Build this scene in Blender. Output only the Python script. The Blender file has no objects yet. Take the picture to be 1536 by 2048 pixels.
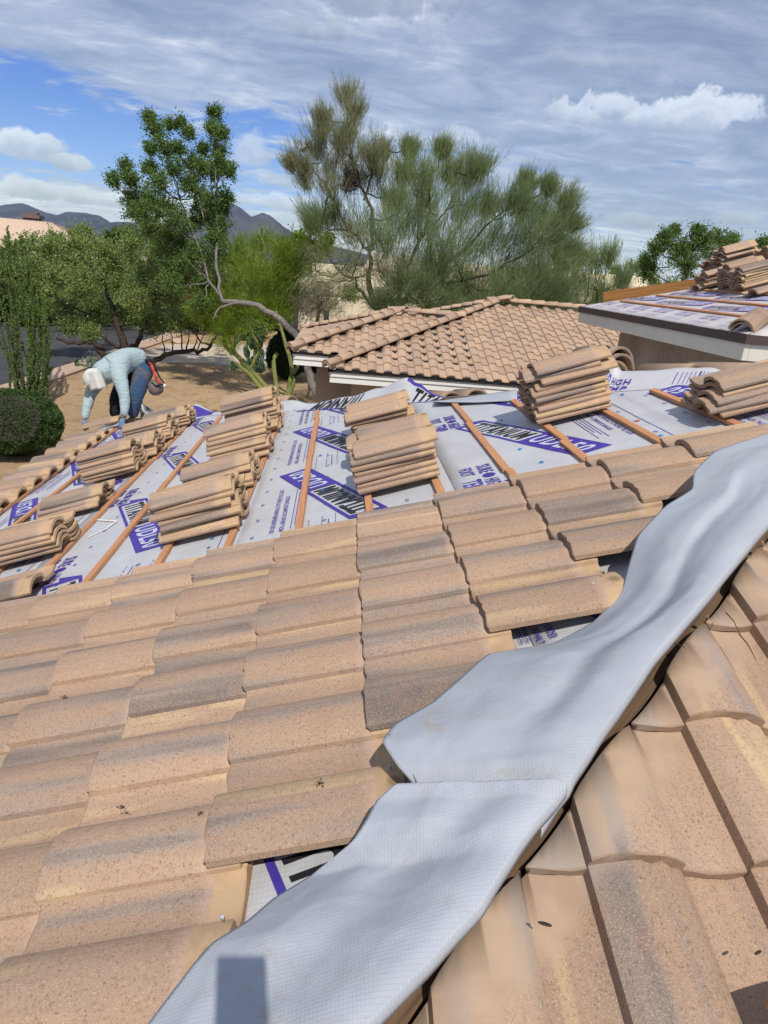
import bpy, bmesh, math, random
import numpy as np
from math import sin, cos, tan, pi, radians, sqrt, atan2
from mathutils import Vector, Matrix, noise

# ------------------------------------------------------------------ camera, world, sun, exposure
SC = bpy.context.scene
RM = np.array([[0.9947581502647641, -0.061183959267182314, 0.08193134693276227],
               [-0.05698262910623897, 0.3336194468236036, 0.9409840831179099],
               [0.08490702245377402, 0.9407202495054012, -0.3283842409564287]])   # camera axes (right, up, forward) in world columns
FP = 1385.96          # focal length in photograph pixels (1536 wide)
cam_d = bpy.data.cameras.new('camera'); cam = bpy.data.objects.new('camera', cam_d)
SC.collection.objects.link(cam); SC.camera = cam
cam_d.sensor_fit = 'HORIZONTAL'; cam_d.sensor_width = 36.0; cam_d.lens = 36.0 * FP / 1536.0
cam_d.clip_start = 0.05; cam_d.clip_end = 20000
cam.matrix_world = Matrix(((RM[0, 0], RM[0, 1], -RM[0, 2], 0), (RM[1, 0], RM[1, 1], -RM[1, 2], 0), (RM[2, 0], RM[2, 1], -RM[2, 2], 0), (0, 0, 0, 1)))

SUN = Vector((-0.0731, 0.6077, -0.7908)).normalized()     # direction the light travels
sun_d = bpy.data.lights.new('sun', 'SUN'); sun_o = bpy.data.objects.new('sun', sun_d)
SC.collection.objects.link(sun_o)
sun_d.energy = 4.1; sun_d.angle = radians(0.53); sun_d.color = (1.0, 0.94, 0.85)
sun_o.rotation_euler = SUN.to_track_quat('-Z', 'Y').to_euler(); sun_o.location = (0, -10, 20)

SC.view_settings.view_transform = 'Standard'; SC.view_settings.look = 'None'
SC.view_settings.exposure = 0.0; SC.view_settings.gamma = 1.0; SC.view_settings.use_curve_mapping = False

world = bpy.data.worlds.new('World'); SC.world = world; world.use_nodes = True


class NT:
    """tiny helper for building node trees"""
    def __init__(s, tree):
        s.t = tree; s.n = tree.nodes; s.l = tree.links
    def node(s, ty, **kw):
        nd = s.n.new(ty)
        for k, v in kw.items(): setattr(nd, k, v)
        return nd
    def put(s, sock, v):
        if v is None: return
        if hasattr(v, 'is_linked') or isinstance(v, bpy.types.NodeSocket): s.l.new(v, sock)
        else: sock.default_value = v
    def math(s, op, a, b=None, c=None, clamp=False):
        nd = s.node('ShaderNodeMath', operation=op, use_clamp=clamp)
        s.put(nd.inputs[0], a)
        if b is not None: s.put(nd.inputs[1], b)
        if c is not None: s.put(nd.inputs[2], c)
        return nd.outputs[0]
    def vmath(s, op, a, b=None, out=0):
        nd = s.node('ShaderNodeVectorMath', operation=op)
        s.put(nd.inputs[0], a)
        if b is not None: s.put(nd.inputs[1], b)
        return nd.outputs[out]
    def mix(s, fac, a, b, blend='MIX'):
        nd = s.node('ShaderNodeMix', data_type='RGBA', blend_type=blend)
        s.put(nd.inputs[0], fac); s.put(nd.inputs[6], a); s.put(nd.inputs[7], b)
        return nd.outputs[2]
    def noise(s, vec, scale, detail=4.0, rough=0.5, dist=0.0, w=None):
        nd = s.node('ShaderNodeTexNoise', noise_dimensions='4D' if w is not None else '3D')
        s.put(nd.inputs['Vector'], vec); nd.inputs['Scale'].default_value = scale
        nd.inputs['Detail'].default_value = detail; nd.inputs['Roughness'].default_value = rough
        nd.inputs['Distortion'].default_value = dist
        if w is not None: s.put(nd.inputs['W'], w)
        return nd.outputs[0]
    def ramp(s, fac, lo, hi, a=0.0, b=1.0, smooth=True):
        nd = s.node('ShaderNodeMapRange', interpolation_type='SMOOTHSTEP' if smooth else 'LINEAR')
        s.put(nd.inputs['Value'], fac); s.put(nd.inputs['From Min'], lo); s.put(nd.inputs['From Max'], hi)
        nd.inputs['To Min'].default_value = a; nd.inputs['To Max'].default_value = b
        return nd.outputs[0]
    def cramp(s, fac, stops):
        nd = s.node('ShaderNodeValToRGB'); e = nd.color_ramp.elements
        while len(e) < len(stops): e.new(0.5)
        for i, (p, c) in enumerate(stops):
            e[i].position = p; e[i].color = (*c, 1)
        s.put(nd.inputs[0], fac); return nd.outputs[0]
    def xyz(s, x, y, z):
        nd = s.node('ShaderNodeCombineXYZ'); s.put(nd.inputs[0], x); s.put(nd.inputs[1], y); s.put(nd.inputs[2], z)
        return nd.outputs[0]
    def sep(s, v):
        nd = s.node('ShaderNodeSeparateXYZ'); s.put(nd.inputs[0], v); return nd.outputs


def build_sky():
    t = NT(world.node_tree); t.n.clear()
    out = t.node('ShaderNodeOutputWorld')
    sky = t.node('ShaderNodeTexSky', sky_type='NISHITA'); sky.sun_disc = False
    sky.sun_elevation = radians(52.3); sky.sun_rotation = atan2(-SUN.x, -SUN.y); sky.altitude = 700
    sky.air_density = 1.0; sky.dust_density = 0.6; sky.ozone_density = 2.0
    d = t.node('ShaderNodeTexCoord').outputs['Generated']
    s = t.sep(d); z = t.math('MAXIMUM', s[2], 0.0)
    az = t.math('MULTIPLY', t.math('ARCTAN2', s[0], s[1]), 180 / pi)
    el = t.math('MULTIPLY', t.math('ARCSINE', s[2]), 180 / pi)
    zz = t.math('ADD', z, 0.10)
    p = t.xyz(t.math('DIVIDE', s[0], zz), t.math('DIVIDE', s[1], zz), 3.7); wp = t.node('ShaderNodeTexNoise'); wp.inputs['Scale'].default_value = 1.4; wp.inputs['Detail'].default_value = 4; t.l.new(p, wp.inputs['Vector']); p = t.vmath('ADD', p, t.vmath('MULTIPLY', wp.outputs[1], (0.35, 0.35, 0)))
    # high layer: streaky altostratus, thinner (open blue) low in the west
    n1 = t.noise(p, 0.9, 9, 0.58, 0.6)
    n2 = t.noise(t.vmath('MULTIPLY', p, (1.0, 1.5, 1)), 2.1, 9, 0.64, 0.5)
    n3 = t.noise(p, 3.2, 6, 0.6, 0.4)
    lowel = t.math('MULTIPLY', t.ramp(el, 2.0, 5.0), t.ramp(el, 14.0, 9.0))
    west = t.math('MULTIPLY', t.ramp(az, 4.0, -10.0), lowel)
    west2 = t.math('MULTIPLY', t.ramp(az, -17.0, -30.0), t.math('MULTIPLY', t.ramp(el, 4.0, 9.0), t.ramp(el, 24.0, 16.0)))
    cov = t.math('ADD', t.math('MULTIPLY', n1, 0.36), t.math('MULTIPLY', n2, 0.62))
    cov = t.math('ADD', cov, t.math('MULTIPLY', n3, 0.34))
    cov = t.math('SUBTRACT', cov, t.math('MULTIPLY', west, 0.19))
    cov = t.math('SUBTRACT', cov, t.math('MULTIPLY', west2, 0.10))
    cov = t.math('ADD', cov, t.math('MULTIPLY', t.ramp(el, 8.5, 13.0), 0.17))
    alpha = t.math('MULTIPLY', t.ramp(cov, 0.47, 0.62), 0.96)
    # brightness of the layer: soft grey shapes
    m1 = t.noise(p, 0.55, 5, 0.5, 0.3, ); m2 = t.noise(t.vmath('MULTIPLY', p, (1, 1.35, 1)), 2.6, 9, 0.64, 0.3)
    shade = t.math('ADD', t.math('MULTIPLY', m1, 0.50), t.math('MULTIPLY', m2, 0.95))
    east = t.ramp(az, 2.0, 18.0)
    shade = t.math('SUBTRACT', shade, t.math('MULTIPLY', east, 0.10))
    lay = t.cramp(t.ramp(shade, 0.54, 0.90, smooth=False), [(0.0, (0.215, 0.25, 0.355)), (0.3, (0.30, 0.33, 0.44)), (0.6, (0.43, 0.455, 0.545)), (0.82, (0.60, 0.61, 0.67)), (1.0, (0.80, 0.80, 0.83))])
    blue = t.mix(t.ramp(el, 1.0, 12.0), (0.18, 0.38, 0.76, 1), (0.006, 0.115, 0.56, 1))
    col = t.mix(alpha, blue, lay)
    # hazy pale band just above the horizon
    col = t.mix(t.math('MULTIPLY', t.ramp(el, 4.5, 0.0), 0.55), col, (0.50, 0.60, 0.76, 1))
    # cumulus puffs: az, el, half width, half height, brightness, wispiness
    nw = t.noise(d, 19.0, 9, 0.62, 0.2); nf = t.noise(d, 60.0, 5, 0.6, 0.0)
    nv = t.noise(d, 42.0, 6, 0.6, 0.3); nn = t.math('ADD', t.math('ADD', t.math('MULTIPLY', nw, 0.75), t.math('MULTIPLY', nv, 0.32)), t.math('MULTIPLY', nf, 0.18))
    puffs = [(-22.6, 5.6, 2.7, 1.3, 0.85, 1.0), (-19.0, 4.9, 1.5, 0.7, 0.66, 1.1), (-23.5, 3.0, 5.5, 0.95, 0.74, 1.1), (-17.0, 2.9, 4.2, 0.7, 0.72, 1.2),
             (-13.8, 2.2, 1.5, 0.8, 1.05, 1.0), (-7.3, 6.9, 1.6, 1.9, 0.78, 1.5), (-4.2, 4.0, 5.5, 0.7, 0.85, 1.4), (-10.4, 8.3, 1.5, 0.6, 0.7, 1.3),
             (20.0, 11.2, 5.6, 1.25, 0.88, 1.0), (16.4, 11.3, 2.4, 1.1, 0.84, 1.0), (18.4, 11.8, 2.2, 1.25, 0.9, 1.0), (22.8, 11.6, 3.0, 1.75, 0.96, 1.0), (26.2, 11.6, 2.6, 1.35, 0.95, 1.0), (24.4, 11.0, 3.6, 1.1, 0.86, 1.0),
             (1.0, 17.2, 5.6, 2.2, 0.66, 1.2), (-3.5, 14.9, 3.2, 1.0, 0.58, 1.5), (5.5, 17.6, 3.2, 1.4, 0.72, 1.3), (-12.5, 17.6, 5.0, 1.2, 0.8, 1.9), (8.5, 9.2, 2.8, 1.2, 0.8, 1.5), (14.5, 6.9, 3.4, 0.9, 0.7, 1.6),
             (21.0, 4.8, 1.9, 0.7, 0.50, 1.45), (28.0, 5.3, 2.6, 0.6, 0.48, 1.6), (31.5, 4.2, 3.0, 0.5, 0.48, 1.6), (5.0, 8.9, 3.2, 0.8, 0.75, 1.6),
             (-17, 16, 3.5, 1.2, 0.6, 2.2), (16.5, 14.4, 6.0, 0.7, 0.66, 2.2)]
    for (a0, e0, wa, he, br, sf) in puffs:
        u = t.math('DIVIDE', t.math('SUBTRACT', az, a0), wa)
        v = t.math('DIVIDE', t.math('SUBTRACT', el, e0), he)
        vv = t.math('MULTIPLY', v, t.ramp(v, -0.2, 0.0, 1.9, 1.0))      # flatter underside
        r = t.math('SQRT', t.math('ADD', t.math('MULTIPLY', u, u), t.math('MULTIPLY', vv, vv)))
        r = t.math('ADD', r, t.math('MULTIPLY', t.math('SUBTRACT', nn, 0.62), 2.9))
        m = t.math('MULTIPLY', t.ramp(r, 1.0 + 0.02 * sf, 0.80 - 0.42 * (sf - 1) - 0.10), 0.97 if sf < 1.2 else 0.7)
        lit = t.math('ADD', t.math('MULTIPLY', v, 0.42), t.math('MULTIPLY', nn, 1.25))
        c = t.mix(t.ramp(lit, 0.50, 1.12), (0.30 * br + 0.05, 0.34 * br + 0.05, 0.46 * br + 0.05, 1), (0.86 * br, 0.88 * br, 0.93 * br, 1))
        col = t.mix(m, col, c)
    # below the horizon: plain pale ground tone (never seen, keeps the light even)
    col = t.mix(t.ramp(el, -0.5, -3.0), col, (0.25, 0.21, 0.16, 1))
    bg1 = t.node('ShaderNodeBackground'); t.put(bg1.inputs[0], sky.outputs[0]); bg1.inputs[1].default_value = 0.05
    bg2 = t.node('ShaderNodeBackground'); t.put(bg2.inputs[0], col); bg2.inputs[1].default_value = 0.80
    add = t.node('ShaderNodeAddShader'); t.l.new(bg1.outputs[0], add.inputs[0]); t.l.new(bg2.outputs[0], add.inputs[1])
    t.l.new(add.outputs[0], out.inputs[0])
    world.cycles.sampling_method = 'MANUAL'; world.cycles.sample_map_resolution = 256


build_sky()

# ------------------------------------------------------------------ placing helpers
GZ = -4.7                                   # ground level (camera is at height 0)
TA = 1 / 3.0; AN = math.atan(TA); CA = cos(AN); SA = sin(AN)     # 4 in 12 roofs
HN = 1.0455                                 # distance from camera to the tile plane of the near slope
Z0 = -HN / CA
UV_U = np.array([CA, 0, SA]); UV_V = np.array([0, 1.0, 0]); UV_N = np.array([-SA, 0, CA])


def ray(x, y): return RM @ np.array([x - 768.0, 1024.0 - y, FP])
def pt(x, y, Z): return ray(x, y) * Z / FP
def gnd(x, y, z=GZ):
    v = ray(x, y); return v * z / v[2]
def LP(U, V, h=0.0):                        # point on the near slope: U up the slope, V along the eave, h above the tile plane
    return UV_U * U + UV_V * V + UV_N * (h - HN)
def LI(x, y, h=0.0):                        # where a sight line meets the near slope, as (U, V)
    v = ray(x, y); P = v * ((h - HN) / (v @ UV_N)); return P @ UV_U, P @ UV_V
def LW(x, y, h=0.0):
    v = ray(x, y); return v * ((h - HN) / (v @ UV_N))
DECK = -0.080
def XU(U, h=-0.08): return U * CA + SA * (HN - h)
#                              # underlayment level
E_, W_, U0, V0 = 0.3550, 0.3110, -0.5622, 2.6583
HK1 = -0.60                                 # near hip: X - Y
HK2 = 6.25                                  # far hip: X + Y
rnd = random.Random(5)

COL = SC.collection


def link(o, parent=None):
    COL.objects.link(o)
    if parent is not None:
        o.parent = parent
        o.matrix_parent_inverse = Matrix.Translation(-Vector(parent.location)) if parent.type == 'EMPTY' else parent.matrix_world.inverted()
    return o


def thing(name, label, cat, loc, group=None):
    o = bpy.data.objects.new(name, None); COL.objects.link(o); o.location = loc; o.empty_display_size = 0.2
    o['label'] = label; o['category'] = cat
    if group: o['group'] = group
    return o


def tag(o, label, cat, group=None):
    o['label'] = label; o['category'] = cat
    if group: o['group'] = group
    return o


def mesh_np(name, verts, faces, mat=None, smooth=False, colors=None):
    """fast mesh from numpy arrays; faces (n,3) or (n,4)"""
    verts = np.asarray(verts, np.float32); faces = np.asarray(faces, np.int32)
    me = bpy.data.meshes.new(name); k = faces.shape[1]; n = len(faces)
    me.vertices.add(len(verts)); me.vertices.foreach_set('co', verts.ravel())
    me.loops.add(n * k); me.loops.foreach_set('vertex_index', faces.ravel())
    me.polygons.add(n); me.polygons.foreach_set('loop_start', np.arange(0, n * k, k, dtype=np.int32))
    me.polygons.foreach_set('loop_total', np.full(n, k, np.int32))
    if smooth: me.polygons.foreach_set('use_smooth', np.ones(n, bool))
    me.update(calc_edges=True)
    if mat: me.materials.append(mat)
    return me


def obj(name, me, parent=None, mat=None, matrix=None):
    o = bpy.data.objects.new(name, me)
    if mat and not me.materials: me.materials.append(mat)
    if matrix is not None: o.matrix_world = matrix
    COL.objects.link(o)
    if parent is not None:
        o.parent = parent
        o.matrix_parent_inverse = Matrix.Translation(-Vector(parent.location))
    return o


def struct(o): o['kind'] = 'structure'; return o


class MB:
    def __init__(s): s.v = []; s.f = []
    def box(s, a, b, M=None):
        i = len(s.v)
        for x in (a[0], b[0]):
            for y in (a[1], b[1]):
                for z in (a[2], b[2]):
                    p = Vector((x, y, z)); s.v.append(tuple(M @ p if M else p))
        s.f += [tuple(i + k for k in q) for q in ((0, 1, 3, 2), (4, 6, 7, 5), (0, 4, 5, 1), (2, 3, 7, 6), (0, 2, 6, 4), (1, 5, 7, 3))]
        return s
    def poly(s, pts):
        i = len(s.v); s.v += [tuple(p) for p in pts]; s.f.append(tuple(range(i, i + len(pts)))); return s
    def prism(s, pts, d):
        i = len(s.v); n = len(pts); s.v += [tuple(p) for p in pts] + [tuple(Vector(p) + Vector(d)) for p in pts]
        s.f.append(tuple(range(i, i + n))); s.f.append(tuple(range(i + 2 * n - 1, i + n - 1, -1)))
        for k in range(n): s.f.append((i + k, i + (k + 1) % n + 0, i + n + (k + 1) % n, i + n + k))
        return s
    def tube(s, pts, rs, n=8, cap=True):
        pts = [Vector(p) for p in pts]; i0 = len(s.v); up = Vector((0.13, 0.21, 0.97))
        for j, p in enumerate(pts):
            d = (pts[min(j + 1, len(pts) - 1)] - pts[max(j - 1, 0)]).normalized()
            a = d.cross(up); a = a.normalized() if a.length > 1e-3 else d.cross(Vector((1, 0, 0))).normalized()
            b = d.cross(a)
            for k in range(n):
                t = 2 * pi * k / n; s.v.append(tuple(p + (a * cos(t) + b * sin(t)) * rs[j]))
        for j in range(len(pts) - 1):
            for k in range(n):
                q = i0 + j * n; s.f.append((q + k, q + (k + 1) % n, q + n + (k + 1) % n, q + n + k))
        if cap:
            s.f.append(tuple(i0 + k for k in range(n - 1, -1, -1))); s.f.append(tuple(i0 + (len(pts) - 1) * n + k for k in range(n)))
        return s
    def mesh(s, name, mat=None, smooth=False, bevel=0.0):
        me = bpy.data.meshes.new(name); me.from_pydata(s.v, [], s.f); me.update()
        bm = bmesh.new(); bm.from_mesh(me)
        if bevel: bmesh.ops.bevel(bm, geom=bm.edges[:], offset=bevel, segments=1, affect='EDGES', clamp_overlap=True)
        bmesh.ops.recalc_face_normals(bm, faces=bm.faces[:]); bm.to_mesh(me); bm.free()
        if smooth:
            for p in me.polygons: p.use_smooth = True
        if mat: me.materials.append(mat)
        return me


def grid_mesh(name, P, mat=None, smooth=True, thick=0.0):
    """P: (r, c, 3) array of points -> sheet; optional thickness along normals"""
    r, c = P.shape[:2]; idx = np.arange(r * c).reshape(r, c)
    f = np.stack([idx[:-1, :-1], idx[:-1, 1:], idx[1:, 1:], idx[1:, :-1]], -1).reshape(-1, 4)
    if thick:
        du = np.gradient(P, axis=1); dv = np.gradient(P, axis=0); n = np.cross(du, dv); n /= np.linalg.norm(n, axis=2, keepdims=True) + 1e-9
        if n[..., 2].mean() < 0: n = -n
        Q = P - n * thick; v = np.concatenate([P.reshape(-1, 3), Q.reshape(-1, 3)]); k = r * c
        f2 = f[:, ::-1] + k
        b = np.concatenate([idx[0, :], idx[1:, -1], idx[-1, -2::-1], idx[-2:0:-1, 0]]); bn = np.roll(b, -1)
        side = np.stack([b, b + k, bn + k, bn], -1); f = np.concatenate([f, f2, side])
    else: v = P.reshape(-1, 3)
    return mesh_np(name, v, f, mat, smooth)


# ------------------------------------------------------------------ materials
def material(name, fn, rough=0.8, spec=0.3):
    m = bpy.data.materials.new(name); m.use_nodes = True; t = NT(m.node_tree)
    b = t.n['Principled BSDF']; b.inputs['Roughness'].default_value = rough
    b.inputs['Specular IOR Level'].default_value = spec
    fn(t, b); return m


def bump(t, b, h, strength=0.5, dist=0.01):
    nd = t.node('ShaderNodeBump'); nd.inputs['Strength'].default_value = strength; nd.inputs['Distance'].default_value = dist
    t.put(nd.inputs['Height'], h); t.l.new(nd.outputs[0], b.inputs['Normal'])


def flat_mat(name, col, rough=0.7, var=0.12, scale=8.0, bmp=0.2, spec=0.3, bd=0.005):
    def fn(t, b):
        c = t.node('ShaderNodeTexCoord').outputs['Object']
        n = t.noise(c, scale, 6, 0.6); n2 = t.noise(c, scale * 9, 4, 0.6)
        s = t.math('ADD', t.math('MULTIPLY', n, 0.7), t.math('MULTIPLY', n2, 0.3))
        lo = tuple(x * (1 - var) for x in col) + (1,); hi = tuple(min(1, x * (1 + var)) for x in col) + (1,)
        t.put(b.inputs['Base Color'], t.mix(t.ramp(s, 0.3, 0.7), lo, hi))
        if bmp: bump(t, b, s, bmp, bd)
    return material(name, fn, rough, spec)


def tile_material(name, far=False, seed=0.0, bias=0.0, sheltered=False):
    """through-coloured concrete roof tile: streaks run the length of the tile (local y)"""
    def fn(t, b):
        tc = t.node('ShaderNodeTexCoord').outputs['Object']; info = t.node('ShaderNodeObjectInfo')
        rv = info.outputs['Random']; s = t.sep(tc); x, y, z = s[0], s[1], s[2]
        w = t.math('MULTIPLY', rv, 57.0 + seed)
        st = t.noise(t.xyz(t.math('MULTIPLY', x, 8.5), t.math('MULTIPLY', y, 0.7), 0.0), 1.0, 3, 0.5, 0.15, w=w)
        st2 = t.noise(t.xyz(t.math('MULTIPLY', x, 22.0), t.math('MULTIPLY', y, 2.4), 0.0), 1.0, 4, 0.6, 0.3, w=t.math('ADD', w, 11.3))
        blot = t.noise(tc, 9.0, 4, 0.6, 0.3, w=w)
        f = t.math('ADD', t.math('ADD', t.math('MULTIPLY', st, 0.98), t.math('SUBTRACT', t.math('MULTIPLY', st2, 0.24), 0.108)), t.math('MULTIPLY', t.math('SUBTRACT', rv, 0.5), 0.10))
        f = t.math('ADD', f, 0.5 * 0 + bias)
        base = t.cramp(f, [(0.30, (0.165, 0.134, 0.118)), (0.375, (0.240, 0.195, 0.165)), (0.430, (0.318, 0.245, 0.195)), (0.48, (0.372, 0.256, 0.178)), (0.54, (0.405, 0.276, 0.187)),
                           (0.585, (0.375, 0.254, 0.175)), (0.625, (0.462, 0.330, 0.202)), (0.68, (0.520, 0.372, 0.215)), (0.75, (0.400, 0.266, 0.180))])
        base = t.mix(t.math('MULTIPLY', t.ramp(blot, 0.45, 0.75), 0.35), base, (0.390, 0.225, 0.145, 1))
        if far: base = t.mix(0.62, base, (0.450, 0.318, 0.222, 1))
        # each tile a little lighter or darker
        hv = t.node('ShaderNodeHueSaturation'); t.put(hv.inputs['Color'], base)
        t.put(hv.inputs['Value'], t.math('ADD', 0.90, t.math('MULTIPLY', t.math('FRACT', t.math('MULTIPLY', rv, 7.31)), 0.22)))
        base = hv.outputs[0]
        if sheltered:                                   # strip once covered by the hip caps: smooth and buff
            gp = t.sep(t.node('ShaderNodeNewGeometry').outputs['Position'])
            dh = t.math('ADD', t.math('SUBTRACT', t.math('SUBTRACT', gp[0], gp[1]), HKN), t.math('MULTIPLY', t.math('SUBTRACT', blot, 0.5), 0.10))
            sh = t.ramp(dh, 0.235, 0.165)
            cov = t.mix(t.ramp(blot, 0.40, 0.62), (0.445, 0.320, 0.222, 1), (0.385, 0.270, 0.195, 1))
            cov = t.mix(t.math('MULTIPLY', t.ramp(st, 0.50, 0.40), 0.7), cov, (0.33, 0.285, 0.25, 1))
        if not far:
            # sand grains
            g1 = t.noise(tc, 360.0, 2, 0.7); g2 = t.noise(tc, 170.0, 4, 0.75, w=w)
            base = t.mix(t.math('MULTIPLY', t.ramp(g1, 0.55, 0.70), 0.60), base, (0.66, 0.54, 0.43, 1))
            base = t.mix(t.math('MULTIPLY', t.ramp(g2, 0.50, 0.32), 0.70), base, (0.16, 0.095, 0.065, 1))
            if sheltered: base = t.mix(t.math('MULTIPLY', sh, 0.9), base, cov)
            # head of the tile, sheltered from weather: smooth buff cement with stains
            wob = t.math('MULTIPLY', t.math('SUBTRACT', blot, 0.5), 0.04)
            hd = t.ramp(t.math('ADD', y, wob), 0.352, 0.366)
            buff = t.mix(t.ramp(t.noise(tc, 14.0, 3, 0.6, 0.5, w=w), 0.40, 0.68), (0.50, 0.345, 0.20, 1), (0.40, 0.27, 0.165, 1))
            base = t.mix(t.math('MULTIPLY', hd, 0.85), base, buff)
            fade = t.math('MULTIPLY', t.ramp(t.math('ADD', y, wob), 0.325, 0.356), t.math('SUBTRACT', 1.0, hd))
            base = t.mix(t.math('MULTIPLY', fade, 0.40), base, (0.56, 0.39, 0.30, 1))
            dx = t.math('SUBTRACT', x, 0.235); dy = t.math('SUBTRACT', y, 0.405)
            rr = t.math('SQRT', t.math('ADD', t.math('MULTIPLY', dx, dx), t.math('MULTIPLY', dy, dy)))
            stain = t.math('MULTIPLY', t.ramp(t.math('ADD', rr, t.math('MULTIPLY', t.math('SUBTRACT', g2, 0.5), 0.03)), 0.026, 0.008), 0.7)
            base = t.mix(stain, base, (0.16, 0.10, 0.05, 1))
            # dirt and droppings specks
            sp = t.noise(tc, 24.0, 3, 0.7, 0.8, w=t.math('ADD', w, 4.0))
            base = t.mix(t.math('MULTIPLY', t.ramp(sp, 0.715, 0.76), 0.7), base, (0.17, 0.11, 0.065, 1))
            sc = t.noise(t.xyz(t.math('MULTIPLY', x, 30.0), t.math('MULTIPLY', y, 9.0), 2.0), 1.0, 5, 0.7, 1.6, w=w)
            base = t.mix(t.math('MULTIPLY', t.ramp(sc, 0.70, 0.76), 0.45), base, (0.64, 0.55, 0.46, 1))
            # raw aggregate on the butt edge
            ed = t.ramp(y, 0.006, 0.0)
            base = t.mix(t.math('MULTIPLY', ed, 0.6), base, (0.25, 0.165, 0.105, 1))
            hgt = t.math('ADD', t.math('MULTIPLY', g2, 0.6), t.math('MULTIPLY', g1, 0.4))
            hgt = t.math('MULTIPLY', hgt, t.math('SUBTRACT', 1.0, t.math('MULTIPLY', hd, 0.75)))
            if sheltered: hgt = t.math('MULTIPLY', hgt, t.math('SUBTRACT', 1.0, t.math('MULTIPLY', sh, 0.8)))
            bump(t, b, hgt, 0.9, 0.0032)
        t.put(b.inputs['Base Color'], base)
    return material(name, fn, 0.86, 0.22)


M = {}
HKN = -0.60
M['tile'] = tile_material('concrete_tile')
M['tile_R'] = tile_material('concrete_tile_hip_side', sheltered=True)
M['tile_far'] = tile_material('concrete_tile_far', far=True, seed=3.0)


def f_far2(t, b):
    info = t.node('ShaderNodeObjectInfo'); geo = t.node('ShaderNodeNewGeometry')
    c = t.node('ShaderNodeTexCoord').outputs['Object']; n = t.noise(c, 3.0, 4, 0.6)
    r = t.math('ADD', t.math('MULTIPLY', geo.outputs['Random Per Island'], 0.7), t.math('MULTIPLY', n, 0.3))
    t.put(b.inputs['Base Color'], t.cramp(r, [(0.1, (0.50, 0.37, 0.28)), (0.5, (0.56, 0.43, 0.34)), (0.9, (0.64, 0.51, 0.41))]))
M['tile_pink'] = material('pink_clay_tile', f_far2, 0.85)
M['cap'] = tile_material('concrete_cap_tile', far=True, seed=9.0, bias=0.04)


def f_membrane(tone, grid=150.0, stain=True):
    def fn(t, b):
        c = t.node('ShaderNodeTexCoord').outputs['Object']; s = t.sep(c)
        n = t.noise(c, 5.0, 4, 0.6); n2 = t.noise(c, 40.0, 3, 0.6)
        col = t.mix(t.ramp(n, 0.3, 0.7), tuple(x * 0.94 for x in tone) + (1,), tuple(min(1, x * 1.05) for x in tone) + (1,))
        # woven scrim: fine threads both ways
        wv = []
        for k, sc in ((0, grid), (1, grid * 0.8)):
            wv.append(t.ramp(t.math('SINE', t.math('MULTIPLY', s[k], sc * 2 * pi / 1.0)), 0.55, 0.98))
        th = t.math('MAXIMUM', wv[0], wv[1])
        col = t.mix(t.math('MULTIPLY', th, 0.085), col, tuple(x * 0.55 for x in tone) + (1,))
        if stain:
            m = t.math('MULTIPLY', t.ramp(t.noise(c, 3.6, 7, 0.75, 1.4), 0.56, 0.68), 0.40)
            col = t.mix(m, col, (0.36, 0.30, 0.22, 1))
        t.put(b.inputs['Base Color'], col)
        bump(t, b, t.math('ADD', t.math('MULTIPLY', th, 0.22), t.math('MULTIPLY', t.noise(c, 18.0, 4, 0.55), 2.2)), 0.35, 0.004)
    return fn
M['under'] = material('printed_underlayment', f_membrane((0.50, 0.510, 0.530), 95.0, False), 0.45, 0.35)
M['drape'] = material('grey_underlayment_back', f_membrane((0.395, 0.425, 0.465), 170.0), 0.62, 0.2)
M['purple'] = flat_mat('purple_print', (0.060, 0.038, 0.30), 0.5, 0.15, 30, 0.0)
M['black'] = flat_mat('black_print', (0.018, 0.018, 0.022), 0.45, 0.2, 30, 0.0)
M['white_print'] = flat_mat('pale_print', (0.50, 0.53, 0.62), 0.5, 0.05, 30, 0.0)
M['purple_faded'] = flat_mat('faded_purple_print', (0.27, 0.22, 0.44), 0.6, 0.35, 6, 0.0)
M['black_faded'] = flat_mat('faded_black_print', (0.13, 0.12, 0.14), 0.6, 0.4, 6, 0.0)
M['under_old'] = material('sun_faded_underlayment', f_membrane((0.53, 0.50, 0.50), 70.0, True), 0.55, 0.3)
M['red_dot'] = flat_mat('orange_cap', (0.55, 0.11, 0.045), 0.5, 0.1, 30, 0)
M['blue_dot'] = flat_mat('blue_cap', (0.02, 0.19, 0.52), 0.4, 0.1, 30, 0)


def f_wood(col, dark, knots=True):
    def fn(t, b):
        c = t.node('ShaderNodeTexCoord').outputs['Object']; info = t.node('ShaderNodeObjectInfo').outputs['Random']
        s = t.sep(c)
        g = t.noise(t.xyz(t.math('MULTIPLY', s[0], 60.0), t.math('MULTIPLY', s[1], 2.5), t.math('MULTIPLY', s[2], 60.0)), 1.0, 5, 0.65, 0.8, w=t.math('MULTIPLY', info, 30.0))
        col_ = t.mix(t.ramp(g, 0.35, 0.7), col + (1,), dark + (1,))
        if knots:
            k = t.noise(t.xyz(t.math('MULTIPLY', s[0], 12.0), t.math('MULTIPLY', s[1], 5.0), t.math('MULTIPLY', s[2], 12.0)), 1.0, 2, 0.5, 0.4, w=t.math('MULTIPLY', info, 9.0))
            col_ = t.mix(t.math('MULTIPLY', t.ramp(k, 0.70, 0.76), 0.75), col_, (0.10, 0.045, 0.02, 1))
        t.put(b.inputs['Base Color'], col_); bump(t, b, g, 0.4, 0.002)
    return fn
M['batten'] = material('fir_batten', f_wood((0.56, 0.285, 0.145), (0.42, 0.19, 0.085)), 0.75)
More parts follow.
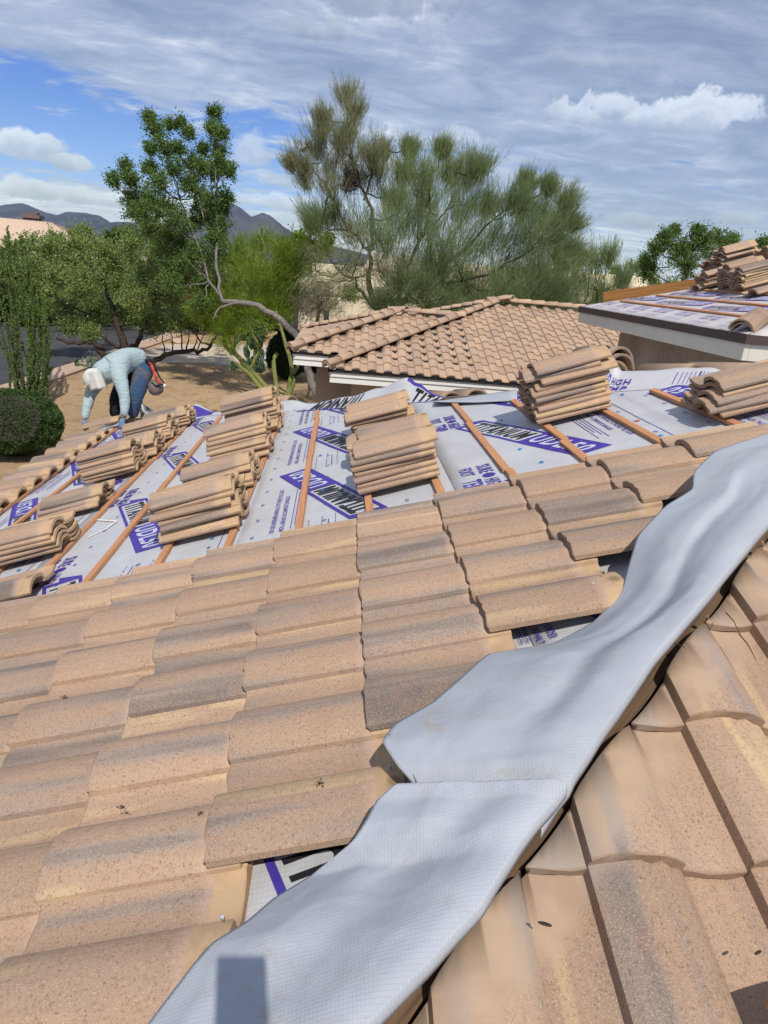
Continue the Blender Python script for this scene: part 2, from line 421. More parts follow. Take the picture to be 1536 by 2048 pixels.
M['oldwood'] = material('weathered_hip_board', f_wood((0.42, 0.20, 0.06), (0.24, 0.10, 0.03)), 0.8)
M['darkwood'] = material('dark_hip_board', f_wood((0.16, 0.10, 0.055), (0.07, 0.045, 0.03)), 0.85)
M['stucco'] = flat_mat('tan_stucco', (0.40, 0.325, 0.25), 0.92, 0.06, 3, 0.5, 0.2, 0.01)
M['stucco_c'] = flat_mat('weathered_stucco', (0.30, 0.235, 0.175), 0.92, 0.22, 1.3, 0.5, 0.2, 0.01)
M['stucco_d'] = flat_mat('pale_stucco', (0.66, 0.585, 0.44), 0.95, 0.08, 0.5, 0.3, 0.2, 0.02)
M['white'] = flat_mat('white_trim_paint', (0.74, 0.74, 0.70), 0.6, 0.05, 5, 0.15)
M['cream'] = flat_mat('cream_trim_paint', (0.60, 0.56, 0.47), 0.7, 0.06, 5, 0.15)
M['drip'] = flat_mat('brown_metal', (0.075, 0.048, 0.042), 0.5, 0.1, 8, 0.05)
M['dark'] = flat_mat('dark_opening', (0.02, 0.018, 0.016), 0.9, 0.1, 8, 0)
M['felt'] = flat_mat('black_felt', (0.020, 0.020, 0.020), 0.85, 0.3, 8, 0.4)
M['mortar'] = flat_mat('old_mortar', (0.25, 0.18, 0.12), 0.95, 0.35, 25, 1.0)
M['metal'] = flat_mat('zinc_nail', (0.42, 0.43, 0.45), 0.4, 0.1, 30, 0)


def f_gravel(t, b):
    c = t.node('ShaderNodeTexCoord').outputs['Object']
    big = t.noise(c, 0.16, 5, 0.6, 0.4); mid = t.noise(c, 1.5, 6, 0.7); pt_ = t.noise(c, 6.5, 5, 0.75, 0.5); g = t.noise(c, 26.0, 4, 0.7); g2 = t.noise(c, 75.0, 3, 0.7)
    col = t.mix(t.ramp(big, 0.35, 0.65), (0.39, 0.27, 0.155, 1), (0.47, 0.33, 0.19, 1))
    col = t.mix(t.math('MULTIPLY', t.ramp(mid, 0.50, 0.62), 0.7), col, (0.285, 0.180, 0.105, 1))  # this and the next mix: leaf litter plus dappled shade painted in as brown
    col = t.mix(t.math('MULTIPLY', t.ramp(pt_, 0.50, 0.66), 0.55), col, (0.27, 0.175, 0.10, 1))
    col = t.mix(t.math('MULTIPLY', t.ramp(pt_, 0.46, 0.34), 0.45), col, (0.56, 0.43, 0.27, 1))
    gr = t.math('ADD', t.math('MULTIPLY', g, 0.55), t.math('MULTIPLY', g2, 0.45))
    col = t.mix(t.math('MULTIPLY', t.ramp(gr, 0.50, 0.30), 0.75), col, (0.16, 0.10, 0.06, 1))
    col = t.mix(t.math('MULTIPLY', t.ramp(gr, 0.56, 0.70), 0.6), col, (0.66, 0.52, 0.36, 1))
    t.put(b.inputs['Base Color'], col); bump(t, b, gr, 0.9, 0.03)
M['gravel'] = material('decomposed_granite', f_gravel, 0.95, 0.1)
M['asphalt'] = flat_mat('asphalt', (0.060, 0.060, 0.066), 0.85, 0.25, 1.2, 0.5, 0.3, 0.01)
M['concrete'] = flat_mat('pale_concrete', (0.50, 0.41, 0.32), 0.9, 0.10, 0.8, 0.3)
M['kerb'] = flat_mat('kerb_concrete', (0.45, 0.33, 0.24), 0.9, 0.12, 2, 0.3)


def f_mountain(t, b):
    c = t.node('ShaderNodeTexCoord').outputs['Object']; n = t.noise(c, 0.004, 8, 0.65, 0.5); n2 = t.noise(c, 0.02, 6, 0.7)
    col = t.mix(t.ramp(n, 0.35, 0.65), (0.048, 0.064, 0.092, 1), (0.095, 0.102, 0.128, 1))  # bluish rock tones: distance haze partly painted into the colour
    col = t.mix(t.math('MULTIPLY', t.ramp(n2, 0.52, 0.7), 0.5), col, (0.13, 0.115, 0.12, 1))
    t.put(b.inputs['Base Color'], col)
M['mountain'] = material('desert_mountain', f_mountain, 1.0, 0.0)


def leaf_mat(name, cols, rough=0.6, trans=0.3, scale=0.8):
    m = bpy.data.materials.new(name); m.use_nodes = True; t = NT(m.node_tree); t.n.clear()
    out = t.node('ShaderNodeOutputMaterial'); geo = t.node('ShaderNodeNewGeometry')
    c = t.node('ShaderNodeTexCoord').outputs['Object']; n = t.noise(c, scale, 3, 0.6)
    r = t.math('ADD', t.math('MULTIPLY', geo.outputs['Random Per Island'], 0.55), t.math('MULTIPLY', n, 0.45))
    st = [(0.12 + 0.76 * i / (len(cols) - 1), cc) for i, cc in enumerate(cols)]
    col = t.cramp(r, st)
    d = t.node('ShaderNodeBsdfPrincipled'); t.put(d.inputs['Base Color'], col); d.inputs['Roughness'].default_value = rough; d.inputs['Specular IOR Level'].default_value = 0.25
    tr = t.node('ShaderNodeBsdfTranslucent'); t.put(tr.inputs[0], col)
    mx = t.node('ShaderNodeMixShader'); mx.inputs[0].default_value = trans
    t.l.new(d.outputs[0], mx.inputs[1]); t.l.new(tr.outputs[0], mx.inputs[2]); t.l.new(mx.outputs[0], out.inputs[0])
    return m
M['leaf_iron'] = leaf_mat('ironwood_leaf', [(0.058, 0.110, 0.026), (0.098, 0.170, 0.038), (0.136, 0.222, 0.052), (0.195, 0.274, 0.072)])
M['leaf_mesq'] = leaf_mat('mesquite_leaf', [(0.101, 0.168, 0.044), (0.173, 0.253, 0.069), (0.254, 0.328, 0.093), (0.346, 0.393, 0.131)])
M['leaf_pv'] = leaf_mat('palo_verde_twig', [(0.099, 0.164, 0.016), (0.151, 0.243, 0.021), (0.216, 0.309, 0.028), (0.328, 0.380, 0.053)])
M['leaf_pv2'] = leaf_mat('blue_palo_verde_twig', [(0.149, 0.218, 0.098), (0.207, 0.282, 0.121), (0.265, 0.333, 0.138), (0.356, 0.391, 0.149)], trans=0.45)
M['leaf_dry'] = leaf_mat('dry_twig', [(0.187, 0.187, 0.099), (0.275, 0.275, 0.143), (0.253, 0.297, 0.132), (0.396, 0.374, 0.209)], trans=0.45)
M['leaf_dead'] = leaf_mat('dead_branch', [(0.22, 0.14, 0.08), (0.33, 0.21, 0.12), (0.38, 0.27, 0.16)])
M['leaf_oco'] = leaf_mat('ocotillo_leaf', [(0.056, 0.106, 0.022), (0.100, 0.181, 0.031), (0.150, 0.250, 0.044)])
M['leaf_bush'] = leaf_mat('hedge_leaf', [(0.025, 0.052, 0.011), (0.046, 0.092, 0.021), (0.075, 0.132, 0.032), (0.098, 0.161, 0.046)])
M['leaf_grey'] = leaf_mat('bare_twig', [(0.10, 0.085, 0.070), (0.18, 0.155, 0.13), (0.24, 0.21, 0.18)])
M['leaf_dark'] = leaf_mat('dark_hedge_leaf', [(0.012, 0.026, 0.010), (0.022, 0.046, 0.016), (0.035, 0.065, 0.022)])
M['leaf_far'] = leaf_mat('far_scrub_leaf', [(0.069, 0.119, 0.035), (0.106, 0.169, 0.048), (0.150, 0.213, 0.062), (0.188, 0.237, 0.075)], scale=0.05)
M['cactus'] = flat_mat('prickly_pear', (0.075, 0.135, 0.085), 0.6, 0.25, 4, 0.3)
M['agave'] = leaf_mat('agave_leaf', [(0.30, 0.26, 0.08), (0.40, 0.34, 0.12), (0.14, 0.18, 0.08)])
M['bark_grey'] = flat_mat('grey_bark', (0.19, 0.172, 0.158), 0.9, 0.35, 9, 0.9, 0.1, 0.02)
M['bark_dark'] = flat_mat('dark_bark', (0.055, 0.042, 0.034), 0.95, 0.35, 9, 0.9, 0.1, 0.02)
M['bark_green'] = flat_mat('green_bark', (0.175, 0.195, 0.055), 0.7, 0.25, 6, 0.4, 0.2, 0.01)


def f_cloth(col, dirt, lo=0.5, hi=0.7, sc=3.0):
    def fn(t, b):
        c = t.node('ShaderNodeTexCoord').outputs['Object']; n = t.noise(c, sc, 5, 0.65, 0.5); w = t.noise(t.vmath('MULTIPLY', c, (1, 1, 3.0)), 11.0, 4, 0.55, 1.6)
        t.put(b.inputs['Base Color'], t.mix(t.math('MULTIPLY', t.ramp(n, lo, hi), 0.65), col + (1,), dirt + (1,)))
        bump(t, b, w, 0.75, 0.03)
    return fn
M['shirt'] = material('pale_blue_shirt', f_cloth((0.36, 0.455, 0.475), (0.40, 0.42, 0.34), 0.5, 0.75), 0.85, 0.2)
M['capcloth'] = flat_mat('off_white_cap', (0.56, 0.56, 0.51), 0.85, 0.14, 7, 0.35, 0.2, 0.01)
M['capcloth_old'] = material('off_white_cap', f_cloth((0.60, 0.60, 0.54), (0.46, 0.38, 0.24), 0.45, 0.7, 6.0), 0.85, 0.2)
M['jeans'] = material('blue_denim', f_cloth((0.040, 0.080, 0.155), (0.15, 0.125, 0.105), 0.5, 0.66, 4.0), 0.9, 0.2)
M['jeans_dark'] = material('near_black_denim', f_cloth((0.012, 0.014, 0.020), (0.03, 0.03, 0.035)), 0.9, 0.2)  # near-black copy of the denim for the far leg
M['skin'] = flat_mat('skin', (0.30, 0.16, 0.10), 0.6, 0.08, 6, 0.1)
M['glove'] = flat_mat('blue_grey_glove', (0.13, 0.20, 0.30), 0.8, 0.3, 20, 0.3)
M['boot'] = flat_mat('tan_boot', (0.22, 0.15, 0.10), 0.8, 0.25, 12, 0.3)
M['bag'] = flat_mat('dusty_bag', (0.16, 0.115, 0.105), 0.85, 0.3, 9, 0.4)
M['redcloth'] = flat_mat('red_strap', (0.50, 0.075, 0.05), 0.7, 0.15, 9, 0.2)
M['black_strap'] = flat_mat('black_strap', (0.015, 0.015, 0.016), 0.7, 0.2, 9, 0.2)

# ------------------------------------------------------------------ S-profile concrete tile
PROF = [(0.000, 0.017), (0.005, 0.020), (0.009, 0.015), (0.013, 0.020), (0.019, 0.019), (0.027, 0.012), (0.050, 0.006), (0.075, 0.003), (0.100, 0.002), (0.125, 0.005), (0.1500, 0.012),
        (0.1508, 0.029), (0.1520, 0.0400), (0.168, 0.0500), (0.195, 0.0585), (0.220, 0.0625), (0.245, 0.0620), (0.268, 0.0590), (0.290, 0.0545), (0.310, 0.0465), (0.326, 0.0370), (0.3330, 0.0290), (0.3340, 0.0140)]
TL = 0.428; TW = 0.334


def tile_mesh(name, mat, seed=0, lo=False, ny=4, rag=0.0050, th=0.0215, tail=False, soft=False):
    r = random.Random(seed); pr = PROF if not lo and not tail else PROF[:18] + [(0.290, 0.0500), (0.310, 0.0385), (0.324, 0.0270), (0.3325, 0.0190), (0.334, 0.0150)] if tail else PROF[:11] + [(0.1507, 0.0260), (0.1515, 0.0355), (0.168, 0.0425), (0.190, 0.0480), (0.214, 0.0505), (0.238, 0.0495), (0.260, 0.0450), (0.280, 0.0375), (0.297, 0.0295), (0.312, 0.0222), (0.325, 0.0168), (0.3345, 0.0136)] if soft else [PROF[i] for i in (0, 5, 8, 10, 12, 15, 18, 22)]
    n = len(pr); ys = [0.0, 0.004] + [TL * k / ny for k in range(1, ny)] + [TL - 0.003, TL] if not lo else [0.0, TL]
    v = []; f = []
    for side in (0, 1):
        for j, y in enumerate(ys):
            for i, (x, z) in enumerate(pr):
                yy = y; zz = z
                if j < 2 and not lo: yy += r.uniform(-rag, rag) * 0.7 + rag * noise.noise((x * 40, seed * 3.3, side)); zz -= (0.0015 if j == 0 and side == 0 else 0)
                if side == 0 and j == len(ys) - 1 and not lo: zz -= 0.003
                if not lo and i in (0, n - 1) and j < 1: yy += 0.006
                if side:
                    zz = z - th * (1.0 if i < n - 2 else 0.55)
                    zz = max(zz, -0.015); xx = x
                    if i < 12: xx = x
                    elif i < n - 1: xx = x + (0.008 if x < 0.2 else -0.006)
                    else: xx = x - 0.004; zz = 0.0120 if not tail else 0.004
                    v.append((xx, yy, zz))
                else: v.append((x, yy, zz))
    m = len(ys); g = lambda s, j, i: s * m * n + j * n + i
    for j in range(m - 1):
        for i in range(n - 1):
            f.append((g(0, j, i), g(0, j, i + 1), g(0, j + 1, i + 1), g(0, j + 1, i)))
            f.append((g(1, j, i + 1), g(1, j, i), g(1, j + 1, i), g(1, j + 1, i + 1)))
        f.append((g(0, j, 0), g(0, j + 1, 0), g(1, j + 1, 0), g(1, j, 0)))
        f.append((g(0, j + 1, n - 1), g(0, j, n - 1), g(1, j, n - 1), g(1, j + 1, n - 1)))
    for i in range(n - 1):
        f.append((g(0, 0, i + 1), g(0, 0, i), g(1, 0, i), g(1, 0, i + 1)))
        f.append((g(0, m - 1, i), g(0, m - 1, i + 1), g(1, m - 1, i + 1), g(1, m - 1, i)))
    me = mesh_np(name, v, f, mat, True)
    bm = bmesh.new(); bm.from_mesh(me)                     # crisp ends and edges, smooth curves
    for e in bm.edges:
        if e.calc_face_angle(0) > 0.62: e.smooth = False
    bm.to_mesh(me); bm.free()
    return me


TILES = [tile_mesh('roof_tile', M['tile'], s) for s in range(7)]
TILES_S = [tile_mesh('roof_tile', M['tile'], s + 40, tail=True, th=0.0185) for s in range(6)]
TILES_R = [tile_mesh('roof_tile', M['tile_R'], s + 20, soft=True, rag=0.0045, th=0.0225) for s in range(4)]
TILE_LO = tile_mesh('roof_tile_small', M['tile_far'], 0, lo=True)


def frame(x, y, z, o):
    return Matrix(((x[0], y[0], z[0], o[0]), (x[1], y[1], z[1], o[1]), (x[2], y[2], z[2], o[2]), (0, 0, 0, 1)))


def slope_axes(right, upd):
    """right: unit horizontal along the eave (to the right seen from the eave), upd: unit up-slope"""
    x = Vector(right); y = Vector(upd); return x, y, x.cross(y)


TILT = math.asin(0.026 / 0.355)
LX, LY, LZ = slope_axes((0, -1, 0), UV_U)
RX, RY, RZ = slope_axes((1, 0, 0), (0, CA, SA))


def tile_matrix(ax, origin, tilt=TILT, yaw=0.0, roll=0.0):
    m = frame(*ax, origin)
    return m @ Matrix.Rotation(yaw, 4, 'Z') @ Matrix.Rotation(roll, 4, 'Y') @ Matrix.Rotation(-tilt, 4, 'X')


def cut_tile(me_src, mat4, planes, name='roof_tile'):
    """world-space plane cuts (co, no): the side of +no is removed; returns a local-space mesh or None"""
    bm = bmesh.new(); bm.from_mesh(me_src); inv = mat4.inverted(); changed = False
    for co, no in planes:
        lc = inv @ Vector(co); ln = (mat4.to_3x3().transposed() @ Vector(no)).normalized()
        s = [(v.co - lc).dot(ln) for v in bm.verts]
        if not s or min(s) > 0: bm.free(); return None
        if max(s) <= 0: continue
        changed = True
        r = bmesh.ops.bisect_plane(bm, geom=bm.verts[:] + bm.edges[:] + bm.faces[:], plane_co=lc, plane_no=ln, clear_outer=True)
        ed = [e for e in r['geom_cut'] if isinstance(e, bmesh.types.BMEdge)]
        if ed: bmesh.ops.holes_fill(bm, edges=ed, sides=0)
    if not changed: bm.free(); return me_src
    if not bm.faces: bm.free(); return None
    me = bpy.data.meshes.new(name); bm.to_mesh(me); bm.free()
    for m in me_src.materials: me.materials.append(m)
    return me


# ------------------------------------------------------------------ main house
eaveU = U0 + E_ * (-8) - 0.0
main = thing('main_house', 'house with its tiled roof half stripped to printed underlayment in the foreground', 'house', (0, 3.0, GZ))


def quad_solid(name, pts, down, mat):                       # slab under a roof surface
    return MB().prism([tuple(p) for p in pts], down).mesh(name, mat)


Xe = float(LP(eaveU + 0.03, 0, 0)[0]); Ze = lambda X: Z0 + X * TA
dk = DECK / CA - 0.004
def P3(x, y, z): return (x, y, z)
apex = (2.825, 3.425)
ye = Xe - HK1; yf = HK2 - Xe
zE = Ze(Xe) + dk; zA = Ze(apex[0]) + dk
far_x = 9.0
obj('roof_deck', MB().prism([P3(Xe, ye, zE), P3(Xe, yf, zE), P3(apex[0], apex[1], zA)], (0, 0, -0.05)).mesh('roof_deck', M['darkwood']), main)
# the other slopes (camera stands on this one) and the far slope behind the hips
obj('roof_deck', MB().prism([P3(Xe, ye, zE), P3(apex[0], apex[1], zA), P3(far_x, apex[1], zA), P3(far_x, ye, zE)], (0, 0, -0.05)).mesh('roof_deck', M['darkwood']), main)
obj('roof_deck', MB().prism([P3(Xe, yf, zE), P3(far_x, yf, zE), P3(far_x, apex[1], zA), P3(apex[0], apex[1], zA)], (0, 0, -0.05)).mesh('roof_deck', M['felt']), main)
obj('underlayment', MB().prism([P3(Xe + 0.02, yf - 0.02, zE + 0.006), P3(far_x, yf - 0.02, zE + 0.006), P3(far_x, apex[1], zA + 0.006), P3(apex[0], apex[1], zA + 0.006)], (0, 0, 0.003)).mesh('underlayment', M['under']), main)
# walls and fascia
wy0, wy1, wx0 = ye + 0.6, yf - 0.6, Xe + 0.55
mb = MB(); mb.box((wx0, wy0, GZ), (wx0 + 0.2, wy1, zE - 0.06)); mb.box((wx0 + 0.2, wy1 - 0.2, GZ), (far_x, wy1, zE - 0.06)); mb.box((wx0 + 0.2, wy0, GZ), (far_x, wy0 + 0.2, zE - 0.06))
obj('wall', mb.mesh('wall', M['stucco']), main)
mb = MB(); mb.box((Xe + 0.006, ye + 0.01, zE - 0.24), (Xe + 0.05, yf - 0.01, zE - 0.055)); obj('fascia', mb.mesh('fascia', M['white'], bevel=0.004), main)
mb = MB(); mb.box((Xe + 0.06, yf - 0.05, zE - 0.24), (far_x, yf - 0.006, zE - 0.055)); obj('fascia', mb.mesh('fascia', M['white'], bevel=0.004), main)


def wr(U, V):                                              # wrinkles of the laid sheet
    return 0.0042 * noise.noise((U * 3.0, V * 2.2, 1.7)) + 0.0020 * noise.noise((U * 9, V * 8, 4.0))


BANDS = [(-3.16, -2.03, -1, 4.13 + 1.25), (-2.01, -0.875, 1, 4.488), (-0.855, 0.275, -1, 4.222), (0.295, 1.415, 1, 4.321), (1.435, 2.60, -1, 4.02)]
for bi, (ua, ub, sg, va) in enumerate(BANDS):
    nu, nv = 14, 70; Ps = np.zeros((nu, nv, 3))
    for i in range(nu):
        U = ua - 0.02 + (ub + 0.045 - ua + 0.02) * i / (nu - 1) if bi else eaveU + 0.03 + (ub + 0.045 - eaveU - 0.03) * i / (nu - 1)
        X = XU(U) + 0.02; v0 = X - HK1 - 0.02; v1 = max(HK2 - X - 0.10, v0 + 0.001)
        for j in range(nv):
            V = v0 + (v1 - v0) * j / (nv - 1)
            Ps[i, j] = LP(U, V, DECK + wr(U, V) + (0.0025 if (i == 0 and bi) else 0.0) + 0.0025 * (i / (nu - 1)) * 0 + 0.003 * (bi % 2))
    obj('underlayment', grid_mesh('underlayment', Ps, M['under'], True, 0.0015), main)

# ------------------------------------------------------------------ print on the underlayment
_fc = {}
def text_tris(s, bold=0.0):
    """unit-height text as (verts 2D, tris) normalised to x 0..1, y 0..1"""
    key = (s, bold)
    if key in _fc: return _fc[key]
    cu = bpy.data.curves.new('lettering', 'FONT'); cu.body = s; cu.offset = bold; cu.resolution_u = 3; cu.space_character = 1.03 + bold * 4
    o = bpy.data.objects.new('lettering', cu); COL.objects.link(o)
    dg = bpy.context.evaluated_depsgraph_get(); me = o.evaluated_get(dg).to_mesh()
    me.calc_loop_triangles()
    v = np.array([(p.co.x, p.co.y) for p in me.vertices]); f = np.array([tuple(t.vertices) for t in me.loop_triangles])
    o.to_mesh_clear(); bpy.data.objects.remove(o); bpy.data.curves.remove(cu)
    v -= v.min(0); v /= np.maximum(v.max(0), 1e-6); _fc[key] = (v, f); return v, f


class Print:
    def __init__(s): s.b = {}
    def add(s, mat, v3, f):
        a = s.b.setdefault(mat, [[], [], 0]); a[0].append(np.asarray(v3)); a[1].append(np.asarray(f) + a[2]); a[2] += len(v3)
    def text(s, mat, fn, txt, p0, p1, q0, q1, bold=0.0):
        v, f = text_tris(txt, bold)
        s.add(mat, [fn(p0 + (p1 - p0) * a, q0 + (q1 - q0) * b) for a, b in v], f)
    def rect(s, mat, fn, p0, p1, q0, q1, n=8):
        pts = []; fs = []
        for i in range(n + 1):
            p = p0 + (p1 - p0) * i / n; pts += [fn(p, q0), fn(p, q1)]
            if i: k = 2 * i; fs += [(k - 2, k - 1, k + 1), (k - 2, k + 1, k)]
        s.add(mat, pts, fs)
    def ring(s, mat, fn, cp, cq, rp, rq, n=10, w=0.35):
        pts = []; fs = []
        for i in range(n):
            a = 2 * pi * i / n; pts += [fn(cp + rp * cos(a), cq + rq * sin(a)), fn(cp + rp * (1 - w) * cos(a), cq + rq * (1 - w) * sin(a))]
            k = 2 * i; k2 = (2 * i + 2) % (2 * n); fs += [(k, k + 1, k2 + 1), (k, k2 + 1, k2)]
        s.add(mat, pts, fs)
    def disc(s, mat, fn, cp, cq, rp, rq, n=10):
        pts = [fn(cp, cq)] + [fn(cp + rp * cos(2 * pi * i / n), cq + rq * sin(2 * pi * i / n)) for i in range(n)]
        s.add(mat, pts, [(0, 1 + i, 1 + (i + 1) % n) for i in range(n)])
    def flush(s, parent, nm='printed_lettering', cull=None):
        for mat, (v, f, _) in s.b.items():
            v = np.concatenate(v); f = np.concatenate(f)
            if cull is not None:
                ok = cull(v); f = f[ok[f].all(1)]
            if len(f): obj(nm, mesh_np(nm, v, f, M[mat]), parent)['kind'] = 'stuff'
        s.b = {}


def logo(P, fn, lift=0.0):
    """fn(s, t): s 0..1 along the reading direction, t 0..1 letter height"""
    P.rect('purple', fn, -0.02, 1.02, 0.90, 1.0, 16); P.rect('purple', fn, -0.02, 1.02, 0.0, 0.10, 16)
    P.add('purple', [fn(-0.02, 0.0), fn(0.015, 0.0), fn(0.015, 1.0), fn(-0.02, 1.0), fn(-0.075, 0.42), fn(-0.02, 0.42)], [(0, 1, 2), (0, 2, 3), (4, 5, 3)])
    P.text('black', fn, 'TITANIUM', 0.035, 0.535, 0.17, 0.83, 0.035)
    for k in range(12):                                        # purple block behind the second word
        a = 0.565 + 0.455 * k / 12; b = 0.565 + 0.455 * (k + 1) / 12; P.rect('purple', fn, a, b, 0.10, 0.90, 1)
    fn2 = lambda p, q: fn(p, q, 0.0012)
    P.text('white_print', fn2, 'UDL50', 0.60, 0.985, 0.20, 0.80, 0.03)


for bi, (ua, ub, sg, va) in enumerate(BANDS):
    P = Print(); ulen = (0.427, -1.05); uw = (0.196, 0.035); uA = ua + (0.165 if sg > 0 else 0.160)
    for k in range(-3, 6):
        A = (uA, va + 1.25 * k)
        if sg < 0: B = (A[0] + ulen[0] + uw[0], A[1] + ulen[1] + uw[1])
        def fn(s_, t_, e=0.0):
            if sg > 0: U = A[0] + ulen[0] * s_ + uw[0] * t_; V = A[1] + ulen[1] * s_ + uw[1] * t_
            else: U = B[0] - ulen[0] * s_ - uw[0] * t_; V = B[1] - ulen[1] * s_ - uw[1] * t_
            return LP(U, V, DECK + wr(U, V) + 0.0052 + e)
        if A[1] - 1.2 < HK2 + 2 and A[1] > -1: logo(P, fn)
        # reading frame of the small print on this roll: p along the reading direction, q up the letters
        def sm(uc, vc):
            if sg > 0: return lambda p, q, e=0.0: LP(uc + q, vc - p, DECK + wr(uc + q, vc - p) + 0.0052 + e)
            return lambda p, q, e=0.0: LP(uc - q, vc + p, DECK + wr(uc - q, vc + p) + 0.0052 + e)
        e0 = ua if sg > 0 else ub
        g = sm(e0 + sg * 0.02, A[1] - sg * 0.85 + (0 if sg > 0 else -1.25))
        P.text('purple', g, 'SURE', 0.0, 0.13, 0.11, 0.185, 0.03); P.text('purple', g, 'HIGH', 0.235, 0.36, 0.11, 0.185, 0.03)
        P.text('purple', g, 'FOOT', 0.0, 0.13, 0.015, 0.09, 0.03); P.text('purple', g, 'TEMP', 0.205, 0.37, 0.0, 0.10, 0.03)
        for i in range(4): P.rect('purple', g, 0.150 + 0.014 * i, 0.159 + 0.014 * i, 0.125, 0.17, 1)
        P.ring('purple', g, 0.178, 0.148, 0.034, 0.034)
        P.rect('purple', g, 0.0, 0.13, -0.035, -0.008, 2)
        for i in range(3): P.text('purple', g, 'FOR PROPER INSTALLATION SEE INSTRUCTIONS', 0.0, 0.37, -0.060 - 0.020 * i, -0.050 - 0.020 * i)
        g = sm(e0 + sg * 0.86, A[1] - sg * 0.45)
        P.text('purple', g, 'FOR USE UNDER MECHANICALLY ATTACHED TILE, SLATE', -0.2, 0.50, 0.055, 0.085, 0.02)
        P.text('purple', g, 'METAL, ASPHALT & COMPOSITE SHINGLES', -0.2, 0.34, 0.005, 0.035, 0.02)
        for i in range(4): P.rect('purple', g, -0.2 + 0.05 * (i % 2), 0.44 - 0.06 * (i % 3), -0.028 - 0.018 * i, -0.024 - 0.018 * i, 3)
        g = sm(e0 + sg * 0.30, A[1] + sg * 0.05)
        for rr in range(3):
            for i in range(7): P.rect('black', g, 0.03 + 0.05 * i, 0.06 + 0.05 * i, 0.30 + 0.07 * rr, 0.3035 + 0.07 * rr, 1)
        P.rect('purple', g, 0.05, 0.30, 0.335, 0.340, 2)
        for i in range(5):
            for uu in (0.24, 0.66, 1.03):
                g = sm(e0 + sg * uu, A[1] - 0.25 * i)
                P.ring('purple', g, 0.0, 0, 0.017, 0.010, 9, 0.22); P.ring('purple', g, 0.0, 0, 0.009, 0.005, 7, 0.4)
    g = sm(ub if sg > 0 else ua, 0)
    for V in np.arange(-1, 9.0, 0.5):
        f0 = lambda p, q, e=0.0: LP(ub - 0.055 + q, V + p, DECK + wr(ub - 0.055 + q, V + p) + 0.0052)
        P.rect('purple', f0, 0, 0.5, 0, 0.004, 3)
    def cull(v):
        U = v @ UV_U; X = v[:, 0]; Y = v[:, 1]
        return (X < Y + HK1 - 0.02) & (X + Y < HK2 - 0.12) & (X > Xe + 0.03) & (U > ua - 0.01) & (U < ub + 0.01)
    P.flush(main, 'printed_lettering', cull)

for (x, y, m) in [(986, 909, 'red_dot'), (1276, 843, 'red_dot'), (84, 0, None), (1321, 873, 'blue_dot'), (1083, 926, 'blue_dot'), (1040, 900, 'blue_dot'), (641, 912, 'blue_dot'), (646, 983, 'blue_dot'), (425, 1079, 'blue_dot'), (38, 1142, 'blue_dot'), (1003, 842, 'blue_dot'), (1245, 790, 'blue_dot')]:
    if not m: continue
    U, V = LI(x, y, DECK)
    mb = MB(); mb.tube([LP(U, V, DECK + 0.004), LP(U, V, DECK + 0.0075)], [0.0115, 0.010], 12)
    obj('nail_cap', mb.mesh('nail_cap', M[m]), main)

# ------------------------------------------------------------------ battens (each piece its own part)
for c in range(-8, 9):
    Ub = U0 + E_ * (c + 1) + 0.052; Xb = XU(Ub)
    v0 = Xb - HK1 + 0.50; v1 = HK2 - Xb - 0.30
    if v1 <= v0 + 0.3: continue
    V = v0
    while V < v1 - 0.05:
        L = min(1.22 + rnd.uniform(-0.12, 0.06), v1 - V)
        if L < 0.25: break
        j = rnd.uniform(-0.009, 0.009); yaw = rnd.uniform(-0.006, 0.006)
        mb = MB(); hw = 0.019 + rnd.uniform(-0.0015, 0.001); mb.box((-hw, -L / 2 + 0.004, 0), (hw, L / 2 - 0.004, 0.019))
        o = obj('batten', mb.mesh('batten', M['batten'], bevel=0.0012), main, matrix=frame(tuple(UV_U), (0, 1, 0), tuple(UV_N), tuple(LP(Ub + j, V + L / 2, DECK + 0.0065))) @ Matrix.Rotation(yaw, 4, 'Z'))
        V += L

# ------------------------------------------------------------------ laid tiles of the near slope
def place_L(c, t, dU=0.0, dV=0.0, yaw=None, h=0.0):
    U = U0 + E_ * c + dU; V = V0 + W_ * t + TW + dV
    m = tile_matrix((LX, LY, LZ), LP(U, V, -0.018 + h), TILT, rnd.uniform(-0.006, 0.006) if yaw is None else yaw, rnd.uniform(-0.006, 0.006))
    return obj('roof_tile', rnd.choice(TILES), main, matrix=m)


for c in range(5, -9, -1):
    tmin = c - 5
    for t in range(0, tmin - 1, -1):
        place_L(c, t, rnd.uniform(-0.006, 0.006), rnd.uniform(-0.003, 0.003))
for t in range(1, 17): place_L(-8, t, rnd.uniform(-0.012, 0.012), rnd.uniform(-0.004, 0.004), h=0.0)

# roof slope under the camera: cut tiles along the near hip
def place_R(k, j):
    S = 0.998 + 0.317 * k; X = 0.510 + 0.3075 * j - 0.150; Y = S * CA
    o = Vector((0, 0, 0)) + RX * X; z = Z0 + (Y + HK1) * TA
    org = Vector((X, Y, z)) + RZ * (-0.018)
    m = tile_matrix((RX, RY, RZ), org, TILT, rnd.uniform(-0.008, 0.008), 0)
    cut = [((HK1 + 0.045, 0, 0), (-0.7071, 0.7071, 0))]
    me = cut_tile(rnd.choice(TILES_R), m, cut)
    if me is None: return
    if me is not None and len(me.vertices) < 30 and False: return
    obj('roof_tile', me, main, matrix=m)


for k in range(-6, 9):
    for j in range(-7, 12):
        if 0.51 + 0.3075 * j > -1.2: place_R(k, j)

